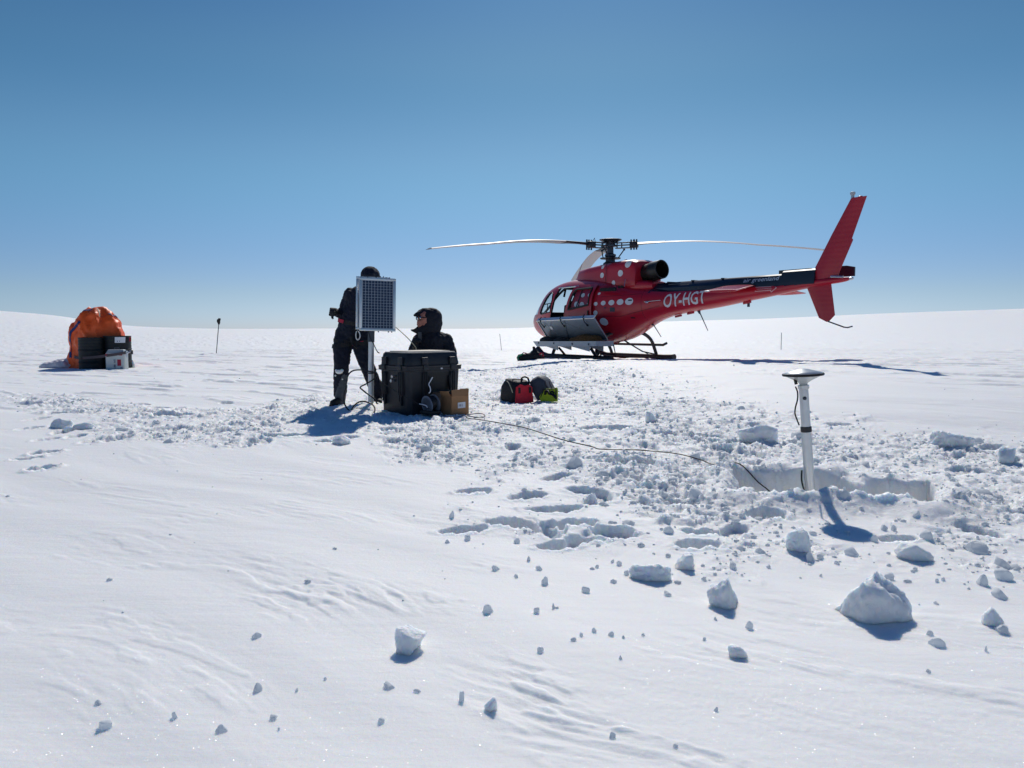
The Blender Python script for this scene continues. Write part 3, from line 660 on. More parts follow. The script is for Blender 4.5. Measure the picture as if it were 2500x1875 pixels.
def fuselage():
    mb = MB(); mb.loft([ring(t) for t in stations(SEC, .06)])
    inner = MB(); IN = [t for t in stations(SEC, .12) if .0 <= t <= 3.06]
    rs = []
    for t in IN:
        r = ring(t, SEC, 32, .045); rs.append([(x, y, max(z, .68)) for x, y, z in r])
    inner.loft(rs)
    cut = [inner.mesh('cut')]
    def cutter(poly, y0, y1):
        m = MB(); m.prism([(t, y0, z) for t, z in poly], (0, y1 - y0, 0)); cut.append(m.mesh('cut'))
    for s in (1, -1):
        a, b = (.3, 1.4) if s == 1 else (-1.4, -.3)
        cutter(W_FRONT, a, b); cutter(W_LOW, a, b); 
        cutter(DOORWAY if s == 1 else [(.95, 1.24), (.72, 1.84), (.1, 1.86), (.1, 1.4)], a, b)
    cutter(SCREEN, .03, 1.0); cutter(SCREEN, -1.0, -.03)
    cutter(CHIN, .10, .42); cutter(CHIN, -.42, -.10)
    o = bpy.data.objects.new('work', mb.mesh('body')); COL.objects.link(o)
    cs = []
    for c in cut:
        k = bpy.data.objects.new('cut', c); COL.objects.link(k); cs.append(k)
        m = o.modifiers.new('b', 'BOOLEAN'); m.operation = 'DIFFERENCE'; m.object = k; m.solver = 'EXACT'
    dg = bpy.context.evaluated_depsgraph_get(); dg.update()
    me = bpy.data.meshes.new_from_object(o.evaluated_get(dg), depsgraph=dg); me.name = 'body'
    for k in cs + [o]: bpy.data.objects.remove(k)
    me.materials.clear(); me.materials.append(M['red']); me.materials.append(M['interior']); me.materials.append(M['navy'])
    for p in me.polygons:
        t, y, z = p.center
        inside = False
        if -.05 < t < 3.12:
            zb, zt, w, n = sec_at(SEC, t); h = (zt - zb) / 2; q = (abs(y) / w) ** n + (abs(z - zb - h) / h) ** n
            inside = q < .975
        p.material_index = 1 if inside else (2 if t < -1.9 and z > 1.70 else 0)
    return place(me, 'body', heli, 28)
fuselage()
def patch(poly, name, m, side=1, off=.004, n=10, T=SEC, thick=0., parent=heli, label=None):
    """thin sheet that follows the hull inside a side outline"""
    c = np.mean(poly, axis=0); vs = [(c[0], c[1])]; k = len(poly); fs = []
    pts = []
    for i in range(k):
        a, b = poly[i], poly[(i + 1) % k]; pts += [(a[0] + (b[0] - a[0]) * j / 4, a[1] + (b[1] - a[1]) * j / 4) for j in range(4)]
    K = len(pts); L = 5
    for l in range(1, L + 1): vs += [(c[0] + (p[0] - c[0]) * l / L, c[1] + (p[1] - c[1]) * l / L) for p in pts]
    V = [(t, side * side_y(t, z, T, off), z) for t, z in vs]
    for j in range(K):
        fs.append((0, 1 + j, 1 + (j + 1) % K))
        for l in range(L - 1):
            a = 1 + l * K + j; b = 1 + l * K + (j + 1) % K; fs.append((a, a + K, b + K, b))
    mb = MB(); mb.add(V, fs); o = mb.build(name, m, parent, 60)
    if label: o['label'] = label
    return o
def grow(poly, d):
    c = np.mean(poly, axis=0); return [tuple(c + (np.array(p) - c) * (1 + d / np.linalg.norm(np.array(p) - c))) for p in poly]
def seal(poly, name, m, side=1, r=.013, off=.004, parent=heli, T=SEC):
    pts = []
    k = len(poly)
    for i in range(k):
        a, b = np.array(poly[i]), np.array(poly[(i + 1) % k])
        pts += [tuple(a + (b - a) * j / 6) for j in range(6)]
    P = [(t, side * side_y(t, z, T, off), z) for t, z in pts]; P.append(P[0])
    mb = MB(); mb.tube(P, r, 6, cap=False); return mb.build(name, m, parent, 60)
for s in (1, -1):
    for poly in (W_FRONT, W_LOW):
        w = seal(poly, 'window', M['black'], s); patch(grow(poly, .02), 'pane', M['glass'], s, -.02, parent=w)
w = seal([(.95, 1.24), (.72, 1.84), (.1, 1.86), (.1, 1.4)], 'window', M['black'], -1); patch([(.97, 1.22), (.73, 1.86), (.08, 1.88), (.08, 1.4)], 'pane', M['glass'], -1, -.02, parent=w)
# front door of the cockpit: bar across its window and a sill
mb = MB(); mb.tube([(1.42, side_y(1.42, 1.52, off=-.01), 1.52), (1.90, side_y(1.90, 1.49, off=-.02), 1.49)], .014, 6); mb.tube([(1.64, side_y(1.64, 1.5, off=-.015), 1.5), (1.68, side_y(1.68, 1.27, off=-.015), 1.27)], .012, 6)
mb.build('window_bar', M['black'], heli)
# windscreen panes (two) and chin panes, following the nose just inside the skin
def nose_pane(y0, y1, test, name):
    ts = np.arange(1.70, 3.2, .035); mb = MB(); n = 96; rows = []
    for t in ts:
        rows.append(ring(t, SEC, n, .022))
    V = [p for r in rows for p in r]; F = []
    for i in range(len(ts) - 1):
        for j in range(n):
            q = (i * n + j, i * n + (j + 1) % n, (i + 1) * n + (j + 1) % n, (i + 1) * n + j); c = np.mean([V[a] for a in q], axis=0)
            if y0 < c[1] < y1 and test(c): F.append(q)
    used = sorted({a for q in F for a in q}); mp = {a: i for i, a in enumerate(used)}
    mb.add([V[a] for a in used], [tuple(mp[a] for a in q) for q in F]); mb.build(name, M['glass'], heli, 60)
scr = lambda c: c[2] > 1.17 and c[0] > 2.34 - (c[2] - 1.22) * .76
nose_pane(.0, 1., scr, 'windscreen'); nose_pane(-1., .0, scr, 'windscreen')
nose_pane(.07, .45, lambda c: .76 < c[2] < 1.13 and c[0] > 2.82, 'chin_window'); nose_pane(-.45, -.07, lambda c: .76 < c[2] < 1.13 and c[0] > 2.82, 'chin_window')
# cabin inside: seats, instrument panel, pillars
def seat(t, y, h=.0):
    mb = MB(); mb.box((t, y, .86), (.46, .44, .12), bev=.04); mb.box((t - .26, y, 1.08 + h), (.12, .44, .46), Matrix.Rotation(R(-8), 3, 'Y'), bev=.05); mb.box((t - .30, y, 1.36 + h), (.09, .24, .12), bev=.04); mb.box((t, y, .75), (.36, .36, .14))
    o = mb.build('seat', M['seat'], heli, 40); b = MB()
    b.tube([(t - .18, y + .14, 1.28), (t - .17, y + .12, 1.10), (t + .02, y + .13, .96)], .022, 5, flat=.4); b.build('seat_belt', mat_olive, o)
mat_olive = mat('olive_webbing', (.10, .12, .04), .8)
seat(1.5, .38, .16); seat(1.5, -.38, .16); seat(.62, .45); seat(.62, -.05); seat(.62, -.5)
mb = MB(); mb.box((2.38, .05, .95), (.30, .62, .60), Matrix.Rotation(R(-14), 3, 'Y'), bev=.05); mb.box((2.36, .05, 1.26), (.34, .9, .05), bev=.02); mb.build('instrument_panel', M['interior'], heli)
mb = MB(); mb.box((1.6, 0, 2.0), (.5, .34, .16), bev=.05); mb.tube([(1.85, .1, 1.95), (1.9, .12, 1.72)], .03, 8); mb.ell((1.35, .12, 1.80), (.10, .09, .09)); mb.ell((1.2, .14, 1.66), (.06, .05, .10)); mb.build('overhead_panel', M['interior'], heli)
# sliding door pushed back along its rail
def door():
    poly = [(.92, .72), (.47, 1.90), (.38, 1.96), (-.38, 1.97), (-.43, 1.9), (-.40, .72)]
    mb = MB(); off = .055; V = []; F = []
    zs = np.linspace(.70, 1.97, 26); k = 22; skip = W_REAR
    def lim(z):
        f = .92 - .45 * (min(z, 1.9) - .72) / 1.18 - (max(0, z - 1.9) * 1.3); b = -.41 + max(0, z - 1.9) * .6; return f, b
    grid = []
    for z in zs:
        f, b = lim(z); grid.append([(f + (b - f) * i / k, z) for i in range(k + 1)])
    G = np.array(grid); nz, nt = G.shape[:2]
    d = seg_dist(G[..., 0].ravel(), G[..., 1].ravel(), skip).reshape(nz, nt)
    for lay in (0., -.03):
        for a in range(nz):
            for b in range(nt):
                t, z = G[a, b]; V.append((t, side_y(max(t, -.2) * .6 + t * .4, z, SEC, off + lay) + .02 * max(0, -.05 - t), z))
    for lay in range(2):
        for a in range(nz - 1):
            for b in range(nt - 1):
                q = [(a, b), (a, b + 1), (a + 1, b + 1), (a + 1, b)]
                if all(d[i] > -.015 for i in q): continue
                F.append(tuple(lay * nz * nt + i * nt + j for i, j in q))
    mb.add(V, F)
    o = mb.build('sliding_door', M['red'], heli, 40)
    def yd(t, z): return side_y(max(t, -.2) * .6 + t * .4, z, SEC, off) + .02 * max(0, -.05 - t)
    pts = []; kk = len(W_REAR)
    for i in range(kk):
        a, b = np.array(W_REAR[i]), np.array(W_REAR[(i + 1) % kk]); pts += [tuple(a + (b - a) * j / 5) for j in range(5)]
    m2 = MB(); P = [(t, yd(t, z) + .006, z) for t, z in pts]; m2.tube(P + [P[0]], .026, 6, cap=False)
    a = (.18, 1.86); b = (.27, 1.36); m2.tube([(a[0] - .1, yd(.08, 1.86), 1.86), (b[0] - .06, yd(.2, 1.36), 1.36)], .014, 6)
    m2.build('window_frame', M['black'], o)
    m3 = MB(); c = np.mean(W_REAR, axis=0); V = [(c[0], yd(*c) - .015, c[1])] + [(t, yd(t, z) - .015, z) for t, z in pts]
    m3.add(V, [(0, 1 + j, 1 + (j + 1) % len(pts)) for j in range(len(pts))]); m3.build('pane', M['glass'], o, 60)
    m4 = MB(); m4.box((-.30, yd(-.3, 1.2) + .02, 1.2), (.03, .03, .16), bev=.008); m4.build('door_handle', M['black'], o)
door()
mb = MB(); mb.tube([(1.25, .78, 1.93), (.32, .80, 1.94)], .02, 6); mb.build('door_rail', M['alu'], heli)
# doorway edge
seal(DOORWAY, 'door_seal', M['black'], 1, .014, .0)

# engine and gearbox cowling
def cowl():
    T = [(1.12, 2.02, 2.19, .20), (1.04, 1.90, 2.30, .34), (.86, 1.86, 2.43, .42), (.45, 1.84, 2.475, .47), (0, 1.82, 2.51, .50), (-.5, 1.80, 2.545, .51), (-.95, 1.78, 2.565, .50), (-1.3, 1.78, 2.55, .47), (-1.42, 1.78, 2.50, .45), (-1.47, 1.80, 2.30, .43)]
    rs = []
    for t, zb, zt, w in T:
        r = []; zc, h = (zb + zt) / 2, (zt - zb) / 2
        for j in range(48):
            a = 2 * math.pi * j / 48; c, s = math.cos(a), math.sin(a); e = 4.2
            z = zc + h * math.copysign(abs(s) ** (2 / e), s); y = w * math.copysign(abs(c) ** (2 / e), c)
            y *= 1.0 + .16 * max(0, (2.2 - z)) ; r.append((t, y, z))
        rs.append(r)
    mb = MB(); mb.loft(rs); mb.build('engine_cowling', M['red'], heli, 35)
    rs = []
    for t, zb, zt, w in [(-1.3, 1.72, 2.06, .44), (-1.5, 1.72, 2.04, .42), (-1.75, 1.74, 2.01, .34), (-1.9, 1.76, 1.97, .26)]:
        r = []; zc, h = (zb + zt) / 2, (zt - zb) / 2
        for j in range(32):
            a = 2 * math.pi * j / 32; c, s = math.cos(a), math.sin(a); e = 3.
            r.append((t, w * math.copysign(abs(c) ** (2 / e), c), zc + h * math.copysign(abs(s) ** (2 / e), s)))
        rs.append(r)
    mb = MB(); mb.loft(rs); mb.build('rear_fairing', M['red'], heli, 35)
    mb = MB(); mb.tube([(-.46, .512, 2.50), (-.46, .535, 2.2), (-.45, .56, 1.9)], .006, 4); mb.build('panel_joint', M['black'], heli)
    mb = MB(); mb.box((-.86, .79, 1.80), (.5, .06, .09), Matrix.Rotation(R(13), 3, 'Z'), bev=.02); mb.box((-1.15, .62, 1.86), (.14, .05, .06), Matrix.Rotation(R(16), 3, 'Z')); mb.build('air_inlet', M['interior'], heli)
    mb = MB(); mb.tube([(-1.2, .52, 2.05), (-1.26, .60, 1.86)], .010, 5); mb.build('brace', M['alu'], heli)
    mb = MB(); mb.ell((-.35, 0, 2.56), (.05, .3, .012)); mb.ell((-.85, .2, 2.575), (.03, .05, .015)); mb.build('cowling_latch', M['dull_alu'], heli)
cowl()
# exhaust: open tube, slightly raised
def exhaust():
    a, b = Vector((-1.05, .05, 2.16)), Vector((-2.02, .05, 2.27)); d = (b - a).normalized(); u, w = frame_of(d)
    Q = Matrix((u, w, d)).transposed(); L = (b - a).length
    mb = MB(); mb.lathe([(.205, 0), (.215, L * .5), (.215, L * .62), (.235, L * .66), (.24, L * .8), (.235, L), (.222, L + .004), (.205, L), (.195, L * .55), (.05, L * .5)], 32, a, Q)
    e = mb.build('exhaust_pipe', M['soot'], heli, 35)
    mb = MB(); mb.tube([a + d * .45 + Vector((0, .05, -.23)), a + d * .65 + Vector((0, .06, -.24)), a + d * .8 + Vector((0, .1, -.26)), a + d * .93 + Vector((0, .12, -.22))], .014, 6); mb.build('drain_pipe', M['soot'], e)
exhaust()
# rotor mast and head
ZB = 3.02
mb = MB(); mb.lathe([(.20, 2.48), (.19, 2.56), (.13, 2.60), (.12, 2.72), (.15, 2.74), (.15, 2.79), (.085, 2.82), (.08, 3.0)], 24); mb.build('rotor_mast', M['steel'], heli, 35)
mb = MB(); mb.lathe([(.05, 2.66), (.27, 2.67), (.28, 2.70), (.1, 2.72)], 24); mb.build('swash_plate', M['gear'], heli, 35)
mb = MB()
mb.lathe([(.10, ZB - .03), (.17, ZB - .025), (.17, ZB + .025), (.1, ZB + .03)], 24)
mb.lathe([(.12, ZB + .03), (.14, ZB + .08), (.20, ZB + .10), (.295, ZB + .15), (.30, ZB + .17), (.285, ZB + .175), (.05, ZB + .16)], 28)
for k in range(8):
    a = k * math.pi / 4; mb.box((.17 * math.cos(a), .17 * math.sin(a), ZB + .115), (.05, .05, .08), Matrix.Rotation(a, 3, 'Z'))
mb.build('rotor_head', M['steel'], heli, 35)
BAZ = [R(-27), R(89), R(209)]
for a in BAZ:
    ca, sa = math.cos(a), math.sin(a); Q = Matrix.Rotation(a, 3, 'Z')
    mb = MB(); mb.box((.36, 0, ZB), (.62, .10, .028), bev=.01); mb.box((.40, 0, ZB + .065), (.50, .15, .022), bev=.008); mb.box((.40, 0, ZB - .075), (.50, .15, .022), bev=.008)
    for x in (.17, .30): mb.tube([(x, .05, ZB - .08), (x, .05, ZB + .07)], .018, 6)
    mb.v = [tuple(Q @ Vector(v)) for v in mb.v]; arm = mb.build('rotor_arm', M['steel'], heli)
    mb = MB(); mb.box((.66, 0, ZB), (.20, .20, .16), bev=.03)
    for x in (.60, .68, .75): mb.tube([(x, -.06, ZB - .14), (x, -.06, ZB + .13)], .022, 8)
    mb.tube([(.58, .08, ZB + .07), (.62, .10, ZB + .16), (.68, .10, ZB + .07)], .008, 5)
    mb.v = [tuple(Q @ Vector(v)) for v in mb.v]; mb.build('blade_grip', M['gear'], arm)
    p0 = Q @ Vector((.16, .16, 2.70)); p1 = Q @ Vector((.33, .16, ZB - .10)); mb = MB(); mb.tube([p0, p1], .016, 6); mb.ell(p1, .03, nu=8, nv=6); mb.ell(p0, .03, nu=8, nv=6); mb.build('pitch_link', M['steel'], heli)
    # blade: airfoil swept along a drooping span; dark root cuff
    def aero(x, ch, th, droop):
        tw = R(9 - 9 * x / 5.345); out = []
        for u, v in [(0, .0), (.04, .45), (.14, .85), (.32, 1.), (.6, .7), (1., .05), (1., -.05), (.6, -.35), (.32, -.5), (.14, -.45), (.04, -.28)]:
            yy = (.27 - u) * ch; zz = v * th
            out.append(tuple(Q @ Vector((x, yy * math.cos(tw) - zz * math.sin(tw), ZB - droop + zz * math.cos(tw) + yy * math.sin(tw)))))
        return out
    low = .22 if a < 0 else 0.
    dr = lambda x: (.37 + low) * (max(0, x - .6) / 4.75) ** 2.0 - .045 * math.sin(min(1, max(0, x - .6) / 3.2) * math.pi)
    mb = MB(); mb.loft([aero(x, c, t, dr(x)) for x, c, t in [(.72, .16, .05), (1.0, .15, .042), (1.3, .22, .036), (1.52, .33, .032)]]); cuff = None
    blade = MB(); blade.loft([aero(x, .35, .026, dr(x)) for x in np.linspace(1.52, 5.345, 26)]); b = blade.build('rotor_blade', M['blade'], heli, 35)
    mb.build('blade_root', M['gear'], b, 35)

# tail boom with its dark shaft cover
mb = MB(); mb.loft([ring(t, BOOM, 40) for t in stations(BOOM, .12)])
bo = mb.build('tail_boom', [M['red'], M['navy']], heli, 40)
for p in bo.data.polygons: p.material_index = 1 if p.center[2] > 1.695 and p.center[0] > -6.1 else 0
def cover():
    rs = []
    for t, zt, wb, wt in [(-1.78, 1.90, .24, .15), (-2.1, 1.925, .225, .14), (-3.2, 1.93, .20, .125), (-4.2, 1.935, .175, .115), (-5.2, 1.94, .145, .10), (-5.57, 1.94, .135, .095), (-5.60, 2.0, .135, .095), (-6.36, 2.005, .11, .08)]:
        zb = 1.70; rs.append([(t, -wb, zb), (t, wb, zb), (t, wb * .97, 1.79), (t, wt, zt - .03), (t, wt - .04, zt), (t, -wt + .04, zt), (t, -wt, zt - .03), (t, -wb * .97, 1.79)])
    mb = MB(); mb.loft(rs); c = mb.build('shaft_cover', M['navy'], heli, 25)
    mb = MB()
    for t, w in ((-2.32, .142), (-3.1, .13), (-4.0, .122)): mb.box((t, 0, 1.93), (.05, w * 2 + .02, .03), bev=.006)
    mb.build('cover_band', M['navy'], c)
    mb = MB(); mb.box((-2.7, .178, 1.87), (.62, .006, .022), Matrix.Rotation(R(1), 3, 'Z')); mb.build('cover_hinge', M['steel'], c)
cover()
def blade_fin(poly_le, poly_te, th, name, m, axis='y'):
    """fin with rounded leading edge between two polylines of (t,z)"""
    rs = []
    for (a, b), k in zip(zip(poly_le, poly_te), th):
        a, b = Vector((a[0], 0, a[1])), Vector((b[0], 0, b[1])); r = []
        for u, v in [(0, 0), (.05, .6), (.18, 1), (.5, .8), (1, .06), (1, -.06), (.5, -.8), (.18, -1), (.05, -.6)]:
            p = a + (b - a) * u; r.append((p.x, v * k, p.z))
        rs.append(r)
    mb = MB(); mb.loft(rs); return mb.build(name, m, heli, 30)
finm = mat('fin_paint', (.40, .006, .024), .42, coat=.2, var=.1, vscale=3)
_n, _l = nodes_of(finm); tc = _n.new('ShaderNodeTexCoord'); wv = _n.new('ShaderNodeTexWave'); wv.bands_direction = 'Z'; wv.inputs['Scale'].default_value = 3.4; wv.inputs['Distortion'].default_value = .6
bp = _n.new('ShaderNodeBump'); bp.inputs['Strength'].default_value = .16; bp.inputs['Distance'].default_value = .006
_l.new(tc.outputs['Object'], wv.inputs['Vector']); _l.new(wv.outputs['Fac'], bp.inputs['Height']); _l.new(bp.outputs['Normal'], _n['Principled BSDF'].inputs['Normal'])
f = blade_fin([(-6.18, 1.78), (-6.26, 1.95), (-6.62, 2.58), (-6.63, 2.60), (-7.05, 3.29)], [(-6.80, 1.78), (-6.86, 1.93), (-7.12, 2.50), (-7.095, 2.53), (-7.375, 3.29)], [.06, .06, .05, .05, .038], 'upper_fin', finm)
mb = MB(); mb.lathe([(.03, 3.27), (.03, 3.34), (.048, 3.36), (.048, 3.40), (.02, 3.41)], 12, (-7.08, 0, 0)); mb.build('beacon_lamp', M['dull_alu'], f)
mb = MB(); mb.ell((-7.24, 0, 3.295), (.05, .02, .015), nu=10, nv=6); mb.build('fin_cap', M['red'], f)
f2 = blade_fin([(-6.08, 1.70), (-6.13, 1.62), (-6.42, 1.02), (-6.60, .94)], [(-6.66, 1.76), (-6.68, 1.67), (-6.78, 1.07), (-6.65, .945)], [.045, .045, .035, .03], 'lower_fin', finm)
mb = MB(); mb.tube([(-6.58, 0, .965), (-6.98, 0, .835), (-7.06, 0, .825), (-7.16, 0, .85)], .014, 6); mb.build('tail_skid', M['steel'], heli)
# stabiliser with a ribbed underside
def stab(s):
    rows = []; k = 15
    for u in np.linspace(0, 1, 9):
        y = .14 + (1.12 - .14) * u; le = -4.05 - .34 * u; te = -4.95 - .34 * u; z = 1.735 - .15 * u; r = []
        rib = lambda i, q: .013 if i % 2 and .08 < u < .94 and .06 < q < .94 else 0
        for i in range(2 * k + 1):
            q = i / (2 * k); t = le + (te - le) * q; th = .045 * (1 - (2 * q - 1) ** 2) ** .5 * (1 - .3 * q) + .006
            r.append((t, s * y, z + th * .6 + rib(i, q)))
        for i in range(2 * k, -1, -1):
            q = i / (2 * k); t = le + (te - le) * q; th = .045 * (1 - (2 * q - 1) ** 2) ** .5 * (1 - .3 * q) + .006
            r.append((t, s * y, z - th * .6 - rib(i, q)))
        rows.append(r)
    mb = MB(); mb.loft(rows); o = mb.build('stabiliser', M['red'], heli, 15)
    mb = MB(); mb.ell((-4.5, s * 1.13, 1.60), (.09, .025, .02), nu=10, nv=6); mb.build('navigation_light', M['white'], o)
stab(1); stab(-1)
mb = MB()
mb.loft([[(-5.2, -.32, 1.88), (-5.2, -.30, 1.88), (-5.2, -.30, 2.05), (-5.2, -.32, 2.05)], [(-6.0, -.33, 1.88), (-6.0, -.29, 1.88), (-6.0, -.29, 2.05), (-6.0, -.33, 2.05)]])
mb.build('tail_rotor_blade', M['navy'], heli)
mb = MB(); mb.prism([(-6.2, -.33, 1.86), (-6.42, -.33, 1.83), (-6.97, -.33, 1.83), (-6.97, -.33, 2.01), (-6.80, -.33, 2.045), (-6.3, -.33, 2.045), (-6.2, -.33, 2.0)], (0, .035, 0)); mb.build('tail_rotor_blade', M['navy'], heli)
mb = MB(); mb.tube([(-6.1, -.10, 1.93), (-6.1, -.36, 1.93)], .06, 12); mb.build('tail_rotor_hub', M['steel'], heli)
mb = MB(); mb.tube([(-6.72, .085, 1.82), (-6.98, .07, 1.80)], .022, 6); mb.ell((-7.1, 0, 1.765), (.06, .03, .03), nu=10, nv=8); mb.build('tail_lamp', M['alu'], heli)
# aerials and small fittings
for t, z0, t1, z1, y in [(-1.62, .95, -1.97, .60, 0), (-3.19, 1.215, -3.50, .76, 0)]:
    mb = MB(); mb.tube([(t, y, z0 + .05), (t - .05, y, z0 - .06)], [.05, .02], 8); mb.tube([(t - .03, y, z0), (t1, y, z1)], [.014, .008], 6); mb.build('whip_aerial', M['steel'], heli)
mb = MB(); mb.lathe([(.05, 2.15), (.02, 2.21), (.012, 2.24)], 10, (1.46, 0, 0)); mb.tube([(1.46, 0, 2.2), (1.22, 0, 2.63)], [.010, .006], 5); mb.build('roof_aerial', M['steel'], heli)
for t, z in [(-2.55, 1.11), (-2.95, 1.175), (-4.62, 1.375)]:
    mb = MB(); mb.box((t, 0, z), (.20, .05, .05), Matrix.Rotation(R(9), 3, 'Y'), bev=.01); mb.build('blade_aerial', M['red'], heli)
mb = MB(); mb.box((-4.66, 0, 1.33), (.05, .03, .10)); mb.build('drain_tube', M['steel'], heli)
mb = MB(); mb.tube([(-1.9, side_y(-1.9, 1.47, off=.03), 1.46), (-2.36, side_y(-2.36, 1.49, off=.02), 1.49)], .008, 5); mb.ell((-1.98, side_y(-1.98, 1.45, off=.03), 1.45), (.06, .03, .03), nu=10, nv=6); mb.build('static_port', M['alu'], heli)

seam = mat('joint_line', (.05, .003, .008), .6)
for pts in ([(-.47, 1.95), (-.50, 1.4), (-.52, .62)], [(-.52, 1.10), (-1.2, 1.12), (-2.3, 1.36)], [(-1.75, 1.82), (-1.80, 1.4), (-1.78, 1.02)], [(-.62, 1.62), (-1.6, 1.66), (-1.75, 1.66)], [(1.85, .62), (1.0, .60), (-.4, .66)]):
    P = []
    for a, b in zip(pts[:-1], pts[1:]): P += [(a[0] + (b[0] - a[0]) * k / 5, a[1] + (b[1] - a[1]) * k / 5) for k in range(5)]
    mb = MB(); mb.tube([(t, side_y(t, z, SEC, .0), z) for t, z in P + [pts[-1]]], .005, 4); mb.build('panel_joint', seam, heli)
# landing gear
for s in (1, -1):
    mb = MB(); mb.tube([(-1.33, s * 1.08, .06), (-1.0, s * 1.08, .05), (1.35, s * 1.08, .05), (1.62, s * 1.08, .10), (1.85, s * 1.08, .25)], .075, 14)
    mb.lathe([(.08, -.02), (.08, .03)], 14, (-1.33, s * 1.08, .06), Matrix.Rotation(R(90), 3, 'Y')); mb.build('skid', M['gear'], heli, 35)
    for t, n in ((-.70, 0), (1.15, 0)):
        pts = [(t, s * (.10), .48 if t > 0 else .66), (t, s * .36, .50 if t > 0 else .70), (t, s * .62, .50 if t > 0 else .66), (t, s * .86, .40 if t > 0 else .50), (t, s * 1.0, .24), (t, s * 1.08, .05)]
        P = []
        for i in range(21):
            q = i / 20 * (len(pts) - 1); P.append(tuple(float(hermite(np.arange(len(pts)), [p[c] for p in pts], np.array([q]))[0]) for c in range(3)))
        mb = MB(); mb.tube(P, .046, 10); mb.build('cross_tube', M['gear'], heli, 50)
    mb = MB(); mb.tube([(-.98, s * 1.16, .42), (-.86, s * 1.15, .37), (1.5, s * 1.15, .37), (1.6, s * 1.15, .40)], .036, 8); mb.build('step_bar', M['gear'], heli, 50)
mb = MB(); mb.tube([(-.4, -.15, .50), (-.7, -.55, .20), (-.7, -1.0, .12)], .02, 6); mb.tube([(-.35, .2, .52), (-.6, .3, .12), (-.1, .5, .16), (.4, .2, .15)], .022, 6); mb.tube([(-.1, .5, .48), (-.1, .5, .10)], .05, 8); mb.tube([(-.5, .0, .55), (-.75, -.3, .3), (-.72, -.8, .1)], .012, 5); mb.tube([(.2, .3, .45), (-.55, .75, .10), (-.7, 1.05, .10)], .02, 6)
mb.tube([(-.1, .5, .15), (-.7, 1.0, .10)], .022, 6); mb.ell((-.1, .5, .22), (.09, .055, .09), nu=12, nv=8); mb.build('cargo_hook_frame', M['gear'], heli)
mb = MB(); mb.tube([(-1.05, -.05, .72), (-.2, -.1, .42), (.5, -.1, .40)], .018, 6); mb.tube([(-1.15, .10, .76), (-.3, .1, .47), (.5, .1, .42)], .018, 6); mb.tube([(-.9, .2, .70), (-.95, .26, .52), (-.6, .3, .45)], .008, 5); mb.build('belly_pipe', M['red'], heli)

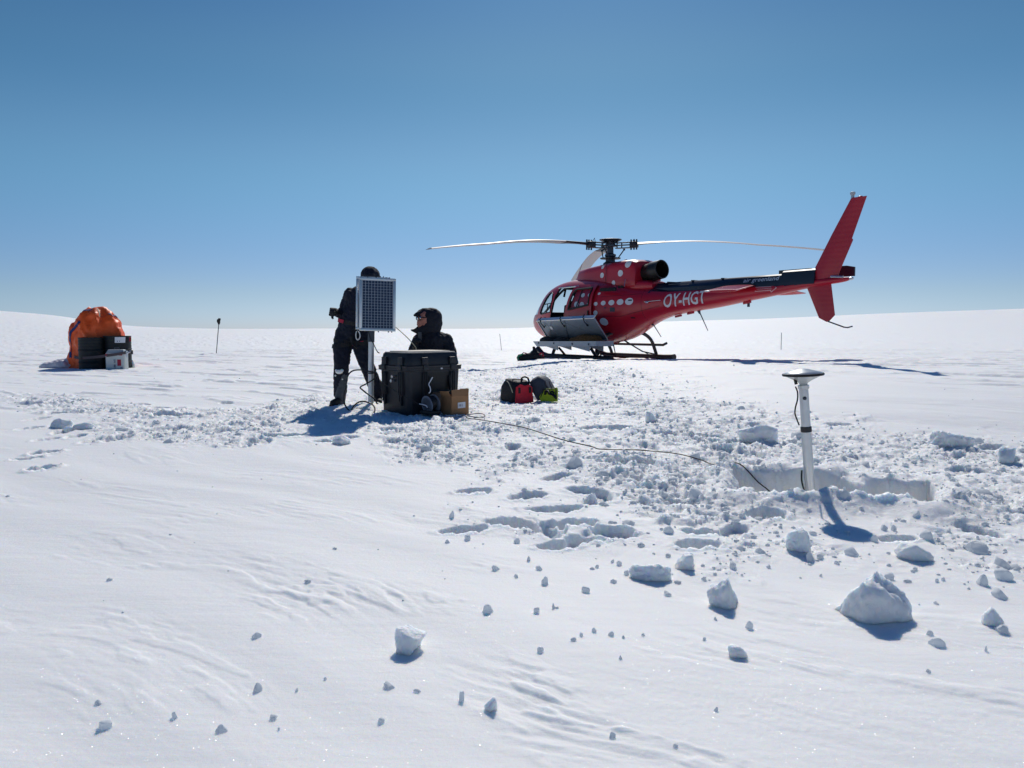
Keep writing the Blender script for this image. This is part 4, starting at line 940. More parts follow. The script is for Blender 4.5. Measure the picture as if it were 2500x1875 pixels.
# cargo basket on the left side, its lid propped open
def basket():
    mb = MB()
    out = [(1.42, 1.52, .46), (-1.30, 1.52, .50), (-1.30, 1.52, .385), (1.25, 1.52, .335)]
    mb.prism(out, (0, .015, 0))
    mb.prism([(1.42, .98, .46), (-1.10, .98, .50), (-1.10, .98, .385), (1.25, .98, .335)], (0, .015, 0))
    mb.prism([(1.25, .98, .335), (-1.3, .98, .385), (-1.3, 1.53, .385), (1.25, 1.53, .335)], (0, 0, -.015))
    mb.prism([(1.42, .98, .46), (1.42, 1.53, .46), (1.25, 1.53, .335), (1.25, .98, .335)], (.012, 0, 0)); mb.prism([(-1.30, .98, .50), (-1.30, 1.53, .50), (-1.30, 1.53, .385), (-1.30, .98, .385)], (-.012, 0, 0))
    tray = mb.build('basket_tray', M['dull_alu'], heli, 20)
    for t in (1.15, .45, -.35, -1.02):
        mb = MB(); mb.box((t, 1.545, .42), (.03, .012, .05)); mb.build('latch', M['steel'], tray)
    for t0, t1 in ((1.0, .38), (-.22, -.95)):
        mb = MB(); mb.prism([(t0, 1.44, .345), (t1, 1.44, .365), (t1, 1.44, .235)], (0, .02, 0)); mb.prism([(t0, 1.0, .345), (t1, 1.0, .365), (t1, 1.0, .235)], (0, .02, 0)); mb.build('bracket', M['dull_alu'], tray)
    mb = MB(); mb.tube([(.40, 1.40, .30), (.5, 1.1, .08)], .03, 8); mb.tube([(-.95, 1.40, .30), (-.8, 1.1, .08)], .04, 8); mb.build('strut', M['gear'], heli)
    # lid
    A, B, C, D = Vector((1.42, 1.0, .50)), Vector((-1.12, 1.0, .53)), Vector((-1.12, 1.44, 1.08)), Vector((1.36, 1.44, 1.03))
    nrm = (B - A).cross(D - A).normalized(); nrm = nrm if nrm.y > 0 else -nrm
    mb = MB(); mb.prism([A, B, C, D], nrm * -.012); lid = mb.build('basket_lid', M['basket'], heli, 20)
    mb = MB()
    def bar(p, q, r=.014): mb.tube([p + nrm * .012, q + nrm * .012], r, 6)
    bar(A, B); bar(B, C); bar(C, D, .022); bar(D, A); bar(A.lerp(B, .36), D.lerp(C, .50), .008)
    mb.build('lid_frame', M['alu'], lid)
    mb = MB(); up = (D - A).normalized(); mb.prism([D, C, C + up * .012 - nrm * .07, D + up * .012 - nrm * .07], up * .012); mb.build('lid_edge', M['alu'], lid)
    mb = MB()
    for s0, s1 in ((.02, .36), (.36, .98)):
        bar(A.lerp(B, s0 + .05).lerp(D.lerp(C, s0 + .05), .2), A.lerp(B, s1 - .12).lerp(D.lerp(C, s1 - .12), .9), .005); bar(A.lerp(B, s1 - .1).lerp(D.lerp(C, s1 - .1), .2), A.lerp(B, s0 + .1).lerp(D.lerp(C, s0 + .1), .85), .005)
    mb.build('lid_crease', M['basket'], lid)
    for s in (.08, .45, .84):
        p = D.lerp(C, s); mb = MB(); mb.tube([p - nrm * .05 + up * .07, p + up * .055 + nrm * .03, p - up * .06 + nrm * .06, p - up * .20 + nrm * .035], .013, 6); mb.ell(p - up * .21 + nrm * .035, .028, nu=8, nv=6); mb.build('lid_strap', M['black'], lid)
    mb = MB(); p = A.lerp(B, .17).lerp(D.lerp(C, .17), .55) + nrm * .016; e = (B - A).normalized(); mb.prism([p, p + e * .10, p + e * .10 + up * .10, p + up * .10], nrm * .003); mb.build('sticker', M['white'], lid)
basket()
def heap(name, label, cat, blobs, m, parent=None, loc=None, rz=0, vox=.03, wr=.03, ws=9):
    mb = MB()
    for c, r in blobs: mb.ell(c, r, nu=16, nv=10)
    o = place(blend(mb, name, vox, 4, wr, ws, 3), name, parent, 180); o.data.materials.append(m)
    if loc is not None: o.location = loc; o.rotation_euler = (0, 0, rz)
    return tag(o, label, cat)
hz = R(180 - 57)
heap('camouflage_net', 'heap of brown camouflage netting in the open side basket', 'net', [((-.55, 1.26, .50), (.42, .2, .16)), ((-.85, 1.24, .50), (.25, .2, .15)), ((-.2, 1.25, .47), (.3, .18, .13))], M['camo'], None, (HX, HD, CAM_H - .80), hz)
heap('dark_bag', 'dark red and black bag lying in the front of the side basket', 'bag', [((1.05, 1.24, .48), (.38, .2, .10)), ((.4, 1.25, .47), (.36, .2, .11)), ((1.25, 1.2, .5), (.2, .16, .09))], M['bagblack'], None, (HX, HD, CAM_H - .80), hz)

# polka dots, lettering and the arrow
def dot(x, y, r, Ys, T=None):
    """round white dot read off the picture, projected on the hull at side offset"""
    pass
def ray_hull(px, py, fn, y0):
    """point of the left hull seen at a pixel: iterate on the side offset"""
    d = at(px, py, HD) - Vector((0, 0, CAM_H)); c = Vector((0, 0, CAM_H)); O = Vector((HX, HD, CAM_H - .80))
    fw = Vector((-math.cos(R(57)), math.sin(R(57)), 0)); lf = Vector((-math.sin(R(57)), -math.cos(R(57)), 0)); Y = y0
    for _ in range(30):
        k = ((O + lf * Y - c).dot(lf)) / d.dot(lf); p = c + d * k - O; t, z = p.dot(fw), p.z
        Y = .6 * Y + .4 * fn(t, z)
    return t, z, Y
def cowl_y(t, z):
    w = float(hermite([-1.42, -1.3, -.95, -.5, 0, .45, .86], [.45, .47, .50, .51, .50, .47, .42], np.array([t]))[0])
    zt = float(hermite([-1.42, -1.3, -.95, -.5, 0, .45, .86], [2.50, 2.55, 2.565, 2.545, 2.51, 2.475, 2.43], np.array([t]))[0]); zb = 1.8; h = (zt - zb) / 2; q = min(1, abs((z - zb - h) / h))
    return w * max(0, 1 - q ** 4.2) ** (1 / 4.2) * (1 + .16 * max(0, 2.2 - z))
def add_dot(px, py, rpx, fn, y0, cut=None, oval=1.):
    t, z, Y = ray_hull(1250 + px / 4.424, 540 + py / 4.424, fn, y0)
    dp = HD - .545 * Y + .84 * t; r = rpx / 4.424 * dp / FP
    mb = MB(); K = 28; V = [(t, fn(t, z) + .005, z)]; F = []
    rt = r * oval
    for l in (1, 2, 3):
        for j in range(K):
            a = 2 * math.pi * j / K; tt = t + rt * l / 3 * math.cos(a); zz = z + r * l / 3 * math.sin(a)
            if cut is not None: zz = min(zz, cut)
            V.append((tt, max(0.02, fn(tt, zz)) + .005, zz))
    for j in range(K):
        F.append((0, 1 + j, 1 + (j + 1) % K))
        for l in range(2): a = 1 + l * K + j; b = 1 + l * K + (j + 1) % K; F.append((a, a + K, b + K, b))
    mb.add(V, F); mb.build('white_dot', M['white'], heli, 60)
hull = lambda t, z: side_y(t, z)
for px, py, r in [(943, 783, 14), (905, 893, 21), (986, 885, 25), (1074, 880, 29), (1168, 873, 32), (1266, 866, 38), (902, 990, 25), (993, 1086, 40), (695, 898, 30), (755, 902, 29), (830, 895, 24), (768, 800, 23), (838, 797, 20)]: add_dot(px, py, r, hull, .9, oval=1.25)
for px, py, r in [(974, 585, 29), (1172, 562, 35), (1098, 665, 25)]: add_dot(px, py, r, cowl_y, .5, oval=1.1)
add_dot(1253, 462, 40, cowl_y, .5, cut=2.52); add_dot(982, 494, 24, cowl_y, .5, cut=2.455)
for px, py, w, h, m in [(1085, 955, .14, .11, 'steel'), (1005, 936, .055, .035, 'steel'), (1278, 853, .10, .035, 'black'), (1310, 1044, .10, .03, 'interior')]:
    t, z, Y = ray_hull(1250 + px / 4.424, 540 + py / 4.424, hull, .8)
    mb = MB(); V = [(t + a * w, side_y(t + a * w, z + b * h) + .007, z + b * h) for b in (-.5, 0, .5) for a in (-.5, 0, .5)]
    mb.add(V, [(0, 1, 4, 3), (1, 2, 5, 4), (3, 4, 7, 6), (4, 5, 8, 7)]); mb.build('filler_panel' if h > .08 else 'vent', M[m], heli)

def text_mesh(s, cell=.04, bold=0.):
    cu = bpy.data.curves.new('t', 'FONT'); cu.body = s; cu.size = 1; cu.resolution_u = 3; cu.offset = bold; cu.space_character = 1.02
    o = bpy.data.objects.new('t', cu); COL.objects.link(o)
    dg = bpy.context.evaluated_depsgraph_get(); dg.update(); me = bpy.data.meshes.new_from_object(o.evaluated_get(dg), depsgraph=dg)
    bpy.data.objects.remove(o)
    co = np.array([v.co[:] for v in me.vertices]); lo, hi = co.min(0), co.max(0)
    bm = bmesh.new(); bm.from_mesh(me)
    for v in bm.verts: v.co.x = (v.co.x - lo[0]) / (hi[0] - lo[0]); v.co.y = (v.co.y - lo[1]) / (hi[1] - lo[1]); v.co.z = 0
    bmesh.ops.triangulate(bm, faces=bm.faces[:])
    for k in range(1, int(1 / cell)):
        bmesh.ops.bisect_plane(bm, geom=bm.verts[:] + bm.edges[:] + bm.faces[:], plane_co=(0, k * cell, 0), plane_no=(0, 1, 0), dist=1e-5)
    bm.to_mesh(me); bm.free(); return me
def lettering(s, quad, fn, m, name, slant=0., bold=0., cell=.12, off=.005, parent=heli):
    """quad: (t,z) of bottom left, bottom right, top right, top left"""
    me = text_mesh(s, cell, bold); bl, br, tr, tl = [np.array(q) for q in quad]
    for v in me.vertices:
        u, w = v.co.x, v.co.y
        p = bl * (1 - u) * (1 - w) + br * u * (1 - w) + tr * u * w + tl * (1 - u) * w
        t, z = p[0] - slant * w * abs(tl[1] - bl[1]), p[1]
        v.co = (t, fn(t, z) + off, z)
    me.materials.append(m); return place(me, name, parent, 0)
boomy = lambda t, z: side_y(t, z, BOOM) if t < -2.38 else side_y(t, z, SEC)
lettering('OY-HGT', [(-2.40, 1.305), (-3.64, 1.385), (-3.58, 1.682), (-2.40, 1.635)], boomy, M['white'], 'registration_letters', .16, .016)
def covery(t, z):
    wb = float(np.interp(-t, [1.78, 3.2, 4.2, 5.2, 5.57], [.24, .20, .175, .145, .135])); wt = float(np.interp(-t, [1.78, 3.2, 4.2, 5.2, 5.57], [.15, .125, .115, .10, .095]))
    return wb * .97 + (wt - wb * .97) * min(1, max(0, (z - 1.79) / .11))
lettering('air greenland', [(-4.62, 1.775), (-5.52, 1.785), (-5.52, 1.905), (-4.62, 1.895)], covery, M['pale_blue'], 'operator_lettering', .14, .012, .2, .006)
def strip(pts, w, fn, m, name):
    mb = MB()
    for a, b in zip(pts[:-1], pts[1:]):
        a, b = np.array(a), np.array(b); d = (b - a) / np.linalg.norm(b - a); n = np.array([-d[1], d[0]]) * w / 2; a = a - d * w / 2; b = b + d * w / 2
        q = [a - n, b - n, b + n, a + n]; mb.add([(p[0], fn(p[0], p[1]) + .006, p[1]) for p in q], [(0, 1, 2, 3)])
    return mb.build(name, m, heli)
strip([(-4.98, 1.60), (-5.36, 1.61), (-5.36, 1.57), (-5.50, 1.655), (-5.36, 1.715), (-5.36, 1.685), (-4.98, 1.69), (-4.98, 1.60)], .012, boomy, M['pink'], 'warning_arrow')
lettering('ULORIANARPOQ', [(-5.02, 1.625), (-5.38, 1.63), (-5.38, 1.665), (-5.02, 1.66)], boomy, M['pink'], 'warning_text', 0, 0, .4, .006)

# ------------------------------------------------------------------ equipment case
CX = Vector((-1.159, 8.62, 0)); e1 = Vector((math.cos(R(45)), math.sin(R(45)), 0)); e2 = Vector((-e1.y, e1.x, 0))
cc = CX + e1 * .39 + e2 * .29; zc0 = CAM_H - .985
case = thing('equipment_case', 'large black plastic equipment case standing on the snow', 'case', (cc.x, cc.y, zc0), R(45))
def rr(w, d, r, z, n=6):
    out = []
    for cx, cy, a0 in ((w / 2 - r, d / 2 - r, 0), (-w / 2 + r, d / 2 - r, 90), (-w / 2 + r, -d / 2 + r, 180), (w / 2 - r, -d / 2 + r, 270)):
        for k in range(n + 1):
            a = R(a0 + 90 * k / n); out.append((cx + r * math.cos(a), cy + r * math.sin(a), z))
    return out
mb = MB(); mb.loft([rr(.72, .52, .05, 0), rr(.735, .535, .055, .02), rr(.77, .565, .055, .50), rr(.77, .565, .055, .505), rr(.815, .61, .055, .512), rr(.815, .61, .055, .535)]); mb.build('case_body', M['ply'], case, 35)
mb = MB(); mb.loft([rr(.815, .61, .055, .538), rr(.82, .615, .055, .562), rr(.77, .565, .055, .57), rr(.765, .56, .055, .60), rr(.735, .53, .055, .695), rr(.715, .51, .05, .708)]); lid = mb.build('case_lid', M['ply'], case, 35)
mb = MB(); mb.box((0, 0, .713), (.68, .47, .012), bev=.004); mb.box((0, .0, .724), (.60, .38, .012), bev=.003); mb.build('top_board', M['case_top'], lid)
def latch(pos, rz, name='latch'):
    Q = Matrix.Rotation(rz, 3, 'Z'); mb = MB(); pos = Vector(pos)
    def b(c, s, bv=.006): mb.box(pos + Q @ Vector(c), s, Q, bv)
    b((0, .0, .60), (.085, .03, .12)); b((0, -.012, .545), (.075, .04, .06))
    for x in (-.028, 0, .028): b((x, .004, .36), (.014, .05, .26), .004)
    b((0, .01, .36), (.085, .022, .27)); b((-.028, .004, .22), (.012, .035, .14), .004); b((.0, .004, .19), (.012, .035, .16), .004)
    mb.build(name, M['ply'], case)
latch((-.16, -.285, 0), 0); latch((.25, -.285, 0), 0); latch((-.39, -.14, 0), R(-90)); latch((-.39, .17, 0), R(-90))
mb = MB(); mb.tube([(-.10, -.29, .44), (-.10, -.315, .30), (-.08, -.32, .26), (.18, -.32, .26), (.20, -.315, .30), (.20, -.29, .44)], .016, 6); mb.box((.05, -.281, .36), (.30, .006, .24)); mb.build('carry_handle', M['black'], case)
mb = MB(); mb.box((.07, -.31, .527), (.028, .006, .018)); mb.build('rating_plate', M['white'], case)
for z, y in ((.44, -.02), (.39, .0)):
    mb = MB(); mb.tube([(-.38, y, z), (-.43, y, z)], .014, 8); mb.tube([(-.42, y, z), (-.43, y, z)], .018, 8); mb.build('cable_gland', M['alu'], case)

# cardboard box with its flaps open, beside the case
bx, by = -.685, 8.62
box = thing('cardboard_box', 'brown cardboard box with white label beside the case', 'box', (bx, by, CAM_H - .955), R(40))
def wall(mb, a, b, z0, z1, th=.006): 
    a, b = Vector(a), Vector(b); d = (b - a).normalized(); n = Vector((-d.y, d.x, 0)) * th
    mb.prism([a + Vector((0, 0, z0)), b + Vector((0, 0, z0)), b + Vector((0, 0, z1)), a + Vector((0, 0, z1))], n)
mb = MB(); wall(mb, (0, 0, 0), (.245, 0, 0), -.03, .19); wall(mb, (.245, 0, 0), (.245, .20, 0), -.03, .20); wall(mb, (.245, .20, 0), (0, .20, 0), -.03, .2); wall(mb, (0, .20, 0), (0, .0, 0), -.03, .19); mb.prism([(0.008, 0.008, 0), (.235, 0.008, 0), (.235, .19, 0), (.008, .19, 0)], (0, 0, .006)); mb.build('carton', M['card'], box)
mb = MB(); mb.prism([(.01, -.002, .191), (.242, -.002, .191), (.25, .028, .275), (.025, .024, .262)], (0, .005, 0)); mb.build('flap', M['card'], box)
mb = MB(); mb.prism([(.247, .01, .201), (.247, .19, .201), (.262, .19, .26), (.258, .02, .27)], (.005, 0, 0)); mb.build('flap', M['card'], box)
mb = MB(); mb.prism([(-.002, .19, .191), (-.002, .01, .191), (-.03, .01, .255), (-.028, .18, .245)], (-.005, 0, 0)); mb.build('flap', M['card'], box)
mb = MB(); mb.prism([(.09, -.002, .055), (.195, -.002, .058), (.195, -.002, .125), (.088, -.002, .120)], (0, -.002, 0)); lab = mb.build('label', M['paper'], box)
me = text_mesh('5815', .3)
for v in me.vertices: v.co = (.102 + v.co.x * .055, -.0055, .075 + v.co.y * .025)
me.materials.append(M['ink']); place(me, 'handwriting', lab, 0)
# cable drum leaning against the case
dr0 = thing('cable_drum', 'grey cable drum wound with black cable in front of the case', 'cable drum', (-.925, 8.62, CAM_H - .965 + .01), R(-48)); dr0.scale = (.86, .86, .86)
Qd = Matrix.Rotation(R(-82), 3, 'X')
mb = MB(); mb.lathe([(.098, 0), (.12, 0), (.12, .008), (.098, .008), (.098, 0)], 28, (0, -.05, .12), Qd); mb.lathe([(.0, 0), (.055, 0), (.055, .008), (.0, .008)], 24, (0, -.05, .12), Qd); mb.build('flange', M['coil'], dr0, 30)
mb = MB(); mb.lathe([(.012, 0), (.12, 0), (.12, .006), (.012, .006)], 28, (0, .07, .135), Qd); mb.build('flange', M['coil'], dr0, 30)
mb = MB(); mb.lathe([(.05, .0), (.05, .11)], 20, (0, -.04, .122), Qd); mb.build('hub', M['coil'], dr0, 30)
mb = MB(); P = []
for k in range(9 * 16): 
    a = 2 * math.pi * k / 16; rad = .085 + .012 * math.sin(k * .37); p = Qd @ Vector((rad * math.cos(a), rad * math.sin(a), .012 + .095 * k / 144)); P.append((p.x, p.y - .05, p.z + .12))
mb.tube(P, .0085, 6); mb.build('wound_cable', M['cable'], dr0, 60)
mb = MB(); mb.box((0, -.0, .02), (.24, .18, .05), bev=.02); mb.build('dark_base', M['black'], dr0)  # plain black block filling the dark area below the drum

def cable_obj(name, label, pts, r, m, cat='cable', hug=None, n=6):
    P = [Vector(p) for p in pts]; out = []
    k = len(P)
    for i in range(k - 1):
        a, b, c, d = P[max(0, i - 1)], P[i], P[i + 1], P[min(k - 1, i + 2)]
        for j in range(8):
            t = j / 8; out.append(.5 * ((2 * b) + (c - a) * t + (2 * a - 5 * b + 4 * c - d) * t * t + (3 * b - 3 * c + d - a) * t ** 3))
    out.append(P[-1]); mb = MB(); mb.tube(out, r, n); o = mb.build(name, m, None, 60); return tag(o, label, cat)
cable_obj('panel_cable', 'thin black cable from the solar panel to the corner of the case', [at(898, 806, 9.1), at(904, 824, 9.05), at(913, 842, 8.98), at(921, 858, 8.92), at(926, 862, 8.9)], .006, M['cable'])
cable_obj('power_cable', 'black cable looping on the snow in front of the pole', [at(918, 909, 8.92), at(898, 906, 8.92), at(878, 903, 8.95), at(860, 906, 9.0), at(849, 918, 9.0), at(845, 940, 9.0), at(839, 972, 9.0), at(843, 990, 8.98), at(856, 1005, 8.90), at(880, 1015, 8.8), at(900, 1015, 8.78), at(914, 1006, 8.85), at(913, 992, 8.95), at(900, 983, 9.02), at(882, 980, 9.06), at(868, 987, 9.02), at(858, 1000, 8.92)], .009, M['cable'])
cable_obj('bent_cable', 'black cable bent back to a point left of the pole', [at(920, 916, 8.95), at(912, 926, 8.95), at(896, 936, 8.95), at(880, 945, 8.95), at(885, 952, 8.95), at(899, 963, 8.95), at(914, 974, 8.92), at(921, 986, 8.9)], .009, M['cable'])
cable_obj('thin_wire', 'thin black wire hanging slantwise across the left of the case', [at(934, 932, 8.72), at(950, 945, 8.66), at(975, 960, 8.58), at(1000, 975, 8.52), at(1030, 990, 8.50), at(1058, 1003, 8.50)], .004, M['cable'])
cable_obj('white_tie', 'short pale cord sticking up above the cable drum', [at(1056, 921, 8.62), at(1051, 930, 8.6), at(1047, 938, 8.58), at(1050, 946, 8.57), at(1051, 955, 8.56), at(1047, 960, 8.56)], .006, M['paper'], 'cord')
cable_obj('white_tie', 'short pale cord lying at the foot of the case left of the drum', [at(1024, 986, 8.47), at(1034, 988, 8.45), at(1041, 991, 8.44), at(1043, 995, 8.43)], .005, M['paper'], 'cord')
GC = [(1040, 1009), (1063, 1013), (1090, 1021), (1112, 1024), (1136, 1025), (1150, 1018), (1166, 1015), (1180, 1017), (1183, 1023), (1170, 1026), (1150, 1026), (1138, 1027), (1142, 1032), (1168, 1037), (1201, 1042), (1240, 1049), (1282, 1056), (1331, 1072), (1380, 1088), (1445, 1102), (1465, 1107), (1520, 1111), (1567, 1115), (1653, 1125), (1714, 1137), (1746, 1147), (1790, 1153), (1818, 1160)]
pts = []
for x, y in GC:
    X, Y = ground_at(x, y); pts.append((X, Y, gz(X, Y, True)))
for i in range(len(pts)):
    zz = max(pts[max(0, i - 1)][2], pts[i][2], pts[min(len(pts) - 1, i + 1)][2]); pts[i] = (pts[i][0], pts[i][1], .5 * pts[i][2] + .5 * zz + .012)
pts += [at(1850, 1176, 5.72), at(1875, 1196, 5.62), at(1897, 1218, 5.5), at(1915, 1240, 5.4)]
cable_obj('ground_cable', 'long thin black cable crossing the snow from case to pit', pts, .0048, M['cable'])

# ------------------------------------------------------------------ pole with two solar panels
pole = thing('solar_panel_pole', 'metal pole carrying two solar panels beside the case', 'solar panel', (-1.708, 9.23, CAM_H - .99))
mb = MB(); mb.tube([(0, 0, -.1), (.02, 0, .92), (.032, 0, 1.50)], .034, 20); mb.build('pole', M['pvc'], pole, 40)
mb = MB(); mb.tube([(.017, 0, .835), (.022, 0, 1.0)], .040, 20); mb.build('pole_sleeve', M['steel'], pole, 40)
mb = MB(); mb.lathe([(.037, 0), (.039, .01), (.037, .02)], 16, (.008, 0, .45)); mb.build('hose_clip', M['steel'], pole)
def panel(cx, cy, cz, rz, roll, w, h, front=True):
    Q = Matrix.Rotation(rz, 3, 'Z') @ Matrix.Rotation(roll, 3, 'Y') @ Matrix.Rotation(R(-4), 3, 'X'); c = Vector((cx, cy, cz)); t = .028; d = .032
    def bx(mb, p, s, b=.002): mb.box(c + Q @ Vector(p), s, Q, b)
    mb = MB(); bx(mb, (0, 0, h / 2 - t / 2), (w, d, t)); bx(mb, (0, 0, -h / 2 + t / 2), (w, d, t)); bx(mb, (-w / 2 + t / 2, 0, 0), (t, d - .002, h - 2 * t)); bx(mb, (w / 2 - t / 2, 0, 0), (t, d - .002, h - 2 * t))
    f = mb.build('panel_frame', M['alu'], pole, 25)
    mb = MB(); bx(mb, (0, .0, 0), (w - 2 * t - .001, .010, h - 2 * t - .001), 0); mb.build('back_sheet', M['back'], f)
    if front:
        mb = MB(); nx, nz = 10, 17; iw, ih = w - 2 * t - .012, h - 2 * t - .012
        for i in range(nx):
            for j in range(nz):
                if i in (4,) and False: continue
                bx(mb, (-iw / 2 + (i + .5) * iw / nx, -.0062, -ih / 2 + (j + .5) * ih / nz), (iw / nx * .86, .002, ih / nz * .88), 0)
        o = mb.build('solar_cells', M['cell'], f); o['kind'] = 'stuff'
    mb = MB()
    for x in (-.12, -.02, .1, .14): bx(mb, (x * w / .43, 0, h / 2 + .006), (.012, .016, .014), 0); bx(mb, (x * w / .43 + .03, 0, -h / 2 - .006), (.012, .016, .014), 0)
    mb.build('clamp_bolts', M['steel'], f)
px0 = -1.594 + 1.708; 
panel(px0, -.075, .99 + (803 - 744) / FP * 9.15, R(16), R(1.5), .425, .63)
panel(px0 - .085, .055, .99 + (803 - 743) / FP * 9.25 + .01, R(12), R(1.5), .39, .635, False)
mb = MB(); mb.box((.05, -.02, 1.2), (.22, .05, .04)); mb.box((.05, -.02, 1.42), (.22, .05, .04)); mb.build('bracket', M['steel'], pole)

# ------------------------------------------------------------------ antenna on its pole in the dug pit
AXY = at(1978, 1228, 5.35); zf = gz(AXY.x, AXY.y)
ant = thing('antenna_pole', 'white metal pole with a disc antenna rising from the snow pit', 'antenna', (AXY.x, AXY.y, zf))
top = at(1962, 944, 5.35); P0 = Vector((0, 0, -.1)); 
def tv(x, y, D=5.35): return at(x, y, D) - Vector((AXY.x, AXY.y, zf))
pt = tv(1961.5, 942); pb = tv(1979, 1222); pb2 = pb + (pb - pt) * .5
mid = pt + (pb - pt) * .385
mb = MB(); mb.tube([pb2, mid], .034, 24); mb.build('lower_tube', M['pvc'], ant, 40)
mb = MB(); mb.tube([mid, pt], .0315, 24); mb.build('upper_tube', M['pvc'], ant, 40)
ax = (pt - pb).normalized(); u, w = frame_of(ax); QA = Matrix((u, w, ax)).transposed()
mb = MB(); mb.lathe([(.0335, 0), (.0378, .004), (.0378, .036), (.0335, .04)], 24, mid - ax * .012, QA); mb.build('tape_band', M['tape'], ant, 30)
mb = MB(); mb.lathe([(.034, 0), (.0375, .003), (.0385, .025), (.034, .028)], 24, pt - ax * .022, QA); mb.build('end_cap', M['pvc'], ant, 30)
mb = MB(); p = pt - ax * .085 - Vector((.008, .030, 0)); mb.ell(p, (.012, .010, .012), nu=12, nv=8); mb.lathe([(.013, -.003), (.013, .004)], 12, p, Matrix.Rotation(R(90), 3, 'X')); mb.build('bolt', M['steel'], ant)
hc = pt + ax * .008; Qh = Matrix.Rotation(R(-3), 3, 'Y')
mb = MB(); mb.lathe([(.020, -.006), (.026, 0), (.030, .012), (.052, .028), (.115, .060), (.128, .064)], 40, hc, Qh); a1 = mb.build('antenna_base', M['dome'], ant, 40)
mb = MB(); mb.lathe([(.120, .062), (.137, .064), (.141, .072), (.137, .080), (.120, .082)], 40, hc, Qh); mb.build('rim_gasket', M['black'], ant, 40)
mb = MB(); mb.lathe([(.130, .081), (.128, .084), (.085, .096), (.04, .108), (.012, .113), (.002, .1135)], 40, hc, Qh); mb.build('antenna_dome', M['dome'], ant, 50)
mb = MB(); mb.tube([hc + Qh @ Vector((-.068, -.03, .045)), hc + Qh @ Vector((-.062, -.035, .008))], .011, 8); mb.build('connector', M['black'], ant)
def tubecurve(pts, r, m, name, parent, n=6):
    P = [Vector(p) for p in pts]; out = []; k = len(P)
    for i in range(k - 1):
        a, b, c, d = P[max(0, i - 1)], P[i], P[i + 1], P[min(k - 1, i + 2)]
        for j in range(6):
            t = j / 6; out.append(.5 * ((2 * b) + (c - a) * t + (2 * a - 5 * b + 4 * c - d) * t * t + (3 * b - 3 * c + d - a) * t ** 3))
    out.append(P[-1]); mb = MB(); mb.tube(out, r, n); return mb.build(name, m, parent, 60)
tubecurve([tv(1942, 944, 5.31), tv(1947, 957, 5.31), tv(1947, 975, 5.31), tv(1942, 995, 5.31), tv(1941, 1010, 5.31), tv(1946, 1025, 5.31), tv(1951, 1038, 5.31)], .0052, M['cable'], 'antenna_cable', ant)
tubecurve([tv(1957.5, 1148, 5.33), tv(1957, 1170, 5.32), tv(1961, 1190, 5.31), tv(1968, 1210, 5.30), tv(1974, 1235, 5.30)], .0060, M['cable'], 'antenna_cable', ant)

# ------------------------------------------------------------------ people
from mathutils.bvhtree import BVHTree
def bvh(me): return BVHTree.FromPolygons([v.co for v in me.vertices], [p.vertices for p in me.polygons])
def wrap(me_bvh, c, axis_u, axis_v, nrm, width, m, name, parent, off=.006, a0=0, a1=360, n=40, th=.008):
    """webbing laid round a body: ring in the plane of axis_u, axis_v about c"""
    c, U, V, N = Vector(c), Vector(axis_u).normalized(), Vector(axis_v).normalized(), Vector(nrm).normalized(); rows = []
    for i in range(n + 1):
        a = R(a0 + (a1 - a0) * i / n); d = U * math.cos(a) + V * math.sin(a); row = []
        for k in (-.5, .5):
            o = c + d * .6 + N * width * k; h = me_bvh.ray_cast(o, -d, .6); p = h[0] if h[0] is not None else c + d * .15 + N * width * k
            row += [p + d * off, p + d * (off - th - .01)]
        rows.append(row)
    V_ = [p for r in rows for p in r]; F = []
    for i in range(n):
        b, e = i * 4, (i + 1) * 4; F += [(b, e, e + 2, b + 2), (b + 1, b + 3, e + 3, e + 1), (b, b + 1, e + 1, e), (b + 2, e + 2, e + 3, b + 3)]
    mb = MB(); mb.add(V_, F); return mb.build(name, m, parent, 60)
def hand(base, dirv, palm_n, m, name, parent, size=1., curl=.9, thumb=1):
    """gloved hand: palm, four unequal curled fingers, thumb off the side of the palm"""
    d = Vector(dirv).normalized(); nn = Vector(palm_n); nn = (nn - d * nn.dot(d)).normalized(); sd_ = d.cross(nn); b = Vector(base); s = size
    mb = MB(); mb.cap([b - d * .05 * s, b + d * .01 * s], [.036 * s, .036 * s], 10)
    for k in (-1.5, -.5, .5, 1.5): mb.cap([b + sd_ * k * .018 * s, b + d * .085 * s + sd_ * k * .021 * s], [.020 * s, .017 * s], 8)
    for k, L in ((-1.5, .8), (-.5, 1.), (.5, .95), (1.5, .72)):
        p = b + d * .088 * s + sd_ * k * .022 * s; a = curl * .5; pts = [p]
        for seg in (.036, .026, .022):
            q = d * math.cos(a) + nn * math.sin(a); p = p + q * seg * L * s; pts.append(p); a += curl * .75
        mb.cap(pts, [.0135 * s, .0125 * s, .0115 * s, .0095 * s], 8)
    p = b + d * .025 * s + sd_ * thumb * -.034 * s
    mb.cap([p, p + (d * .6 - sd_ * thumb * .7 + nn * .3).normalized() * .036 * s, p + (d * .9 - sd_ * thumb * .55 + nn * .6).normalized() * .068 * s], [.0165 * s, .014 * s, .011 * s], 8)
    o = place(blend(mb, name, .0065, 2), name, parent, 180); o.data.materials.append(m); return o
